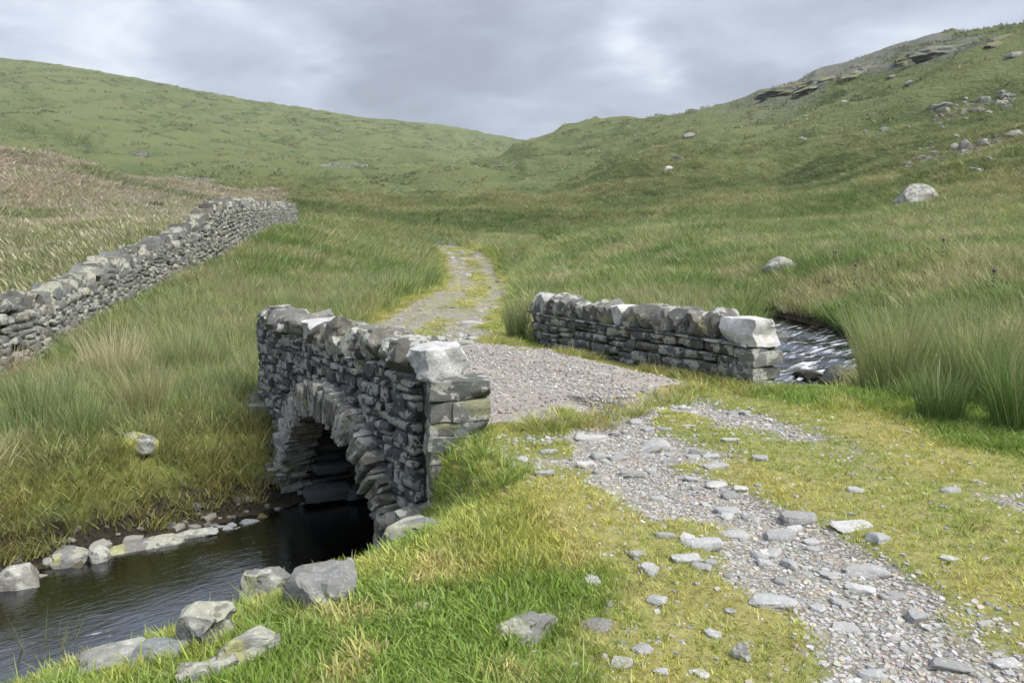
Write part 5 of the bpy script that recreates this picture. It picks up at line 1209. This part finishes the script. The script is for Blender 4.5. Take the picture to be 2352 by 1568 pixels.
# far scree fans on the left hill
def fan(px0, px1, py0, py1, n, label, seed):
    rs_ = random.Random(seed); it = []
    for i in range(n):
        t = rs_.random(); py = py0 + (py1 - py0) * (.5 + .5 * rs_.uniform(-1, 1) * math.sin(math.pi * min(max(t, .08), .92))); p = hit(px0 + (px1 - px0) * t, py)
        if p is None: continue
        sz = rs_.uniform(2, 5) * p[1] / F; it.append((rs_.choice(VSC), Matrix.Translation((p[0], p[1], p[2] + sz * .1)) @ Euler((0, 0, rs_.uniform(0, 6))).to_matrix().to_4x4() @ Matrix.Diagonal((sz * 1.5, sz * 1.3, sz * .8, 1))))
    link('scree', joined('scree', it, M_SCREE), kind='stuff', label=label, category='scree')
fan(345, 497, 404, 424, 260, 'grey scree patch at the foot of the left hill', 31); fan(735, 845, 374, 388, 150, 'grey scree patch in the middle of the valley', 32)

# sheep
def wool():
    g = G('wool'); n = g.noise(g.pos(), 22, 4, .6); g.bsdf(g.mix(n, (.36, .34, .29), (.55, .53, .47)), .95, g.bump(n, .8, .03)); return g.m
M_WOOL = wool()
def sheep(px, py, rz, label):
    p = hit(px, py)
    if p is None: return
    pts = [(-.42, 0, .62), (-.15, 0, .66), (.15, 0, .65), (.40, 0, .66), (.55, 0, .74), (.66, 0, .70), (.80, 0, .58)]; rd = [.20, .30, .30, .24, .13, .11, .06]
    edges = [(i, i + 1) for i in range(6)]
    for bx, root in ((-.36, 0), (.36, 3)):
        for sy in (-.14, .14):
            a_ = len(pts); pts += [(bx, sy, .42), (bx + (.03 if bx > 0 else -.05), sy, .22), (bx, sy, .0)]; rd += [.09, .05, .045]; edges += [(root, a_), (a_, a_ + 1), (a_ + 1, a_ + 2)]
    me = bpy.data.meshes.new('sheep'); me.from_pydata(pts, edges, []); o = link('sheep', me, label=label, category='sheep', group='sheep grazing on the right hillside')
    md = o.modifiers.new('skin', 'SKIN'); o.modifiers.new('sub', 'SUBSURF').render_levels = 1
    for v, r_ in zip(me.skin_vertices[0].data, rd): v.radius = (r_, r_)
    me.skin_vertices[0].data[0].use_root = True; me.materials.append(M_WOOL)
    o.location = p; o.rotation_euler = (0, 0, rz); o.scale = (1.15,) * 3
sheep(1533, 398, .4, 'white sheep grazing low on the central right slope'); sheep(1940, 242, 2.9, 'white sheep high on the right hillside')

# thistles in the meadow
def simple_mat(name, c1, c2, sc_=40, rough=.8):
    g = G(name); n = g.noise(g.pos(), sc_, 3, .6); g.bsdf(g.mix(n, c1, c2), rough); return g.m
M_THI = simple_mat('thistle_leaf', (.13, .17, .09), (.24, .28, .16)); M_THF = simple_mat('thistle_head', (.10, .06, .09), (.2, .10, .16))
def thistle(px, py, hpx, label, seed):
    p = hit(px, py); rs_ = random.Random(seed); h = max(.35, hpx * p[1] / F); h += .25
    t = thing('thistle', p, label, 'thistle', 'thistles in the meadow'); bm = bmesh.new()
    bmesh.ops.create_cone(bm, segments=6, radius1=.012, radius2=.007, depth=h, cap_ends=True, matrix=Matrix.Translation((0, 0, h / 2)))
    me = bpy.data.meshes.new('stem'); bm.to_mesh(me); bm.free(); me.materials.append(M_THI); link('stem', me, t)
    for i in range(16):
        f = i / 16; L_ = .20 * (1.15 - f); a_ = i * 2.4; V = []; Fc = []
        for k in range(6):
            u = k / 5; w_ = .035 * (1 - u) * (1.6 if k % 2 else .7) + .002; z = L_ * (.45 * u - .35 * u * u); V += [(u * L_, -w_, z), (u * L_, 0, z - .01), (u * L_, w_, z)]
            if k: q = 3 * k; Fc += [(q - 3, q - 2, q + 1, q), (q - 2, q - 1, q + 2, q + 1)]
        o = link('leaf', mesh_np('leaf', V, Fc, M_THI), t); o.location = (0, 0, h * (.15 + .8 * f)); o.rotation_euler = (0, 0, a_)
    bm = bmesh.new(); bmesh.ops.create_icosphere(bm, subdivisions=2, radius=.035)
    for v in bm.verts:
        if v.co.z > .01: v.co.z *= 1.5; v.co.x *= 1.25; v.co.y *= 1.25
    me = bpy.data.meshes.new('flower_head'); bm.to_mesh(me); bm.free(); me.materials.append(M_THF); o = link('flower_head', me, t); o.location = (0, 0, h)
thistle(1960, 694, 62, 'tall pale thistle, nearest to the stream, in the meadow', 1); thistle(2162, 624, 50, 'thistle with a dark purple head farther up the meadow', 2); thistle(2278, 690, 30, 'short thistle near the right picture edge', 3); thistle(1917, 625, 22, 'small far thistle right of the round boulder', 4)

# outstanding rush tussocks, each its own plant
def tussock(px, py, wpx, hpx, label, seed, col_, n=320, mat=M_RUSH, w_=.006, lean=.32, droop=.28, name='rush_tussock', cat='rushes', up=1.0):
    p = hit(px, py); d = float(p[1]); h = hpx * d / F; r_ = wpx * d / F * .28
    me = clump_mesh(name, mat, n, r_, h * .55, h * 1.1, w_, lean, droop, seed, 4, tuple(c * GB for c in col_), heads=.0, up=up); o = link(name, me, label=label, category=cat); o.location = (p[0], p[1], p[2] - .03); return o
for a_ in ((2055, 905, 250, 250, 'big pale tipped rush tussock right of the stream', 951, (.19, .225, .085), 800), (2250, 915, 230, 250, 'tall rush tussock behind the flat meadow slab', 952, (.17, .21, .075), 750), (2330, 985, 170, 250, 'dark green rush tussock at the right picture edge', 953, (.085, .15, .035), 500), (2160, 960, 170, 150, 'lower green rush tussock in front of the tall ones', 954, (.09, .15, .04), 420),
        (2000, 878, 90, 130, 'pale straw tussock on the lip of the stream bank', 955, (.22, .21, .09), 260), (1185, 775, 70, 120, 'grey green rush tussock at the left end of the far parapet', 956, (.12, .15, .06), 300), (265, 880, 190, 165, 'straw coloured tussock between the field wall and the bridge', 957, (.38, .34, .21), 480), (335, 960, 170, 165, 'brown tipped rush tussock above the lichen boulder', 958, (.24, .23, .11), 420),
        (95, 990, 190, 170, 'dark rush tussock at the left picture edge', 959, (.10, .14, .045), 420), (430, 870, 150, 160, 'fine green tussock left of the bridge end', 960, (.17, .20, .08), 360), (30, 900, 110, 130, 'dead pinkish straw tussock below the field wall', 961, (.36, .28, .19), 260), (200, 1010, 150, 120, 'green rush tussock left of the lichen boulder', 962, (.11, .16, .045), 360)):
    px, py, w_, h_, lab, sd_, c_, n_ = a_; tussock(px, py, w_, h_, lab, sd_, c_, n_)
tussock(110, 1560, 170, 190, 'sparse thin rush stems in front of the water at the bottom left', 970, (.20, .22, .06), 34, w_=.006, lean=.25, droop=.25)
tussock(505, 1365, 50, 110, 'seeding grass stems beside the stream rocks', 971, (.28, .26, .13), 40, w_=.003, lean=.3, droop=.3, name='stem_grass', cat='grass')
tussock(770, 1260, 90, 70, 'fine brown grass stems on the bank in front of the arch', 972, (.26, .22, .09), 50, w_=.003, lean=.4, droop=.3, name='stem_grass', cat='grass')
tussock(545, 1420, 90, 45, 'bright green tuft between the stream rocks', 973, (.12, .21, .03), 260, M_BLADE, .005, .6, .7, 'grass_tuft', 'grass')
tussock(660, 1275, 60, 60, 'small fern like tuft at the water under the arch', 974, (.13, .20, .05), 60, M_BLADE, .008, .8, .6, 'fern_tuft', 'fern')
# dark shrubs behind the wall, a leaning post
def shrub(px, py, w_, h_, label, seed):
    p = hit(px, py); d = float(p[1]); wm_, hm = w_ * d / F, h_ * d / F; t = thing('shrub', p, label, 'shrub')
    link('foliage', clump_mesh('foliage', M_BLADE, 500, wm_ * .5, hm * .4, hm * 1.15, .05, .5, .3, seed, 2, (.055, .07, .028)), t); st = clump_mesh('stem', M_BLADE, 20, wm_ * .2, hm * .5, hm * .8, .03, .5, .1, seed + 1, 2, (.05, .035, .02)); link('stem', st, t)
shrub(352, 482, 36, 20, 'dark shrub on the red slope behind the wall', 981); shrub(385, 503, 26, 12, 'lower dark shrub just behind the wall', 982)
p = at_y(466, 505, 30); bm = bmesh.new(); bmesh.ops.create_cube(bm, size=1); bmesh.ops.subdivide_edges(bm, edges=bm.edges[:], cuts=2, use_grid_fill=True)
gz_ = h1(p[0], p[1]); top_ = at_y(466, 486, 30)[2]
for v in bm.verts: v.co = Vector((v.co.x * .11 * (1.1 - .3 * v.co.z) + mnoise.noise(v.co * 4) * .02, v.co.y * .11 + mnoise.noise(v.co * 3) * .02, (v.co.z + .5) * (top_ - gz_ + .1)))
me = bpy.data.meshes.new('fence_post'); bm.to_mesh(me); bm.free(); me.materials.append(simple_mat('old_wood', (.06, .05, .04), (.14, .12, .10)))
o = link('fence_post', me, label='short dark wooden post behind the bend of the field wall', category='post'); o.location = (p[0], p[1], gz_ - .1); o.rotation_euler = (0, .06, .3)

# ------------------------------------------------------------------ the air of the valley
bm = bmesh.new(); bmesh.ops.create_cube(bm, size=1)
for v in bm.verts: v.co = Vector((v.co.x * 3200, v.co.y * 3200, -40 if v.co.z < 0 else 330))
me = bpy.data.meshes.new('haze'); bm.to_mesh(me); bm.free(); hm_, hn, hl, ho = newmat('valley_haze')
pv = hn.new('ShaderNodeVolumePrincipled'); pv.inputs['Color'].default_value = (.90, .94, 1.0, 1); pv.inputs['Density'].default_value = .00013; hl.new(pv.outputs[0], ho.inputs['Volume']); me.materials.append(hm_)
link('haze', me, kind='stuff')
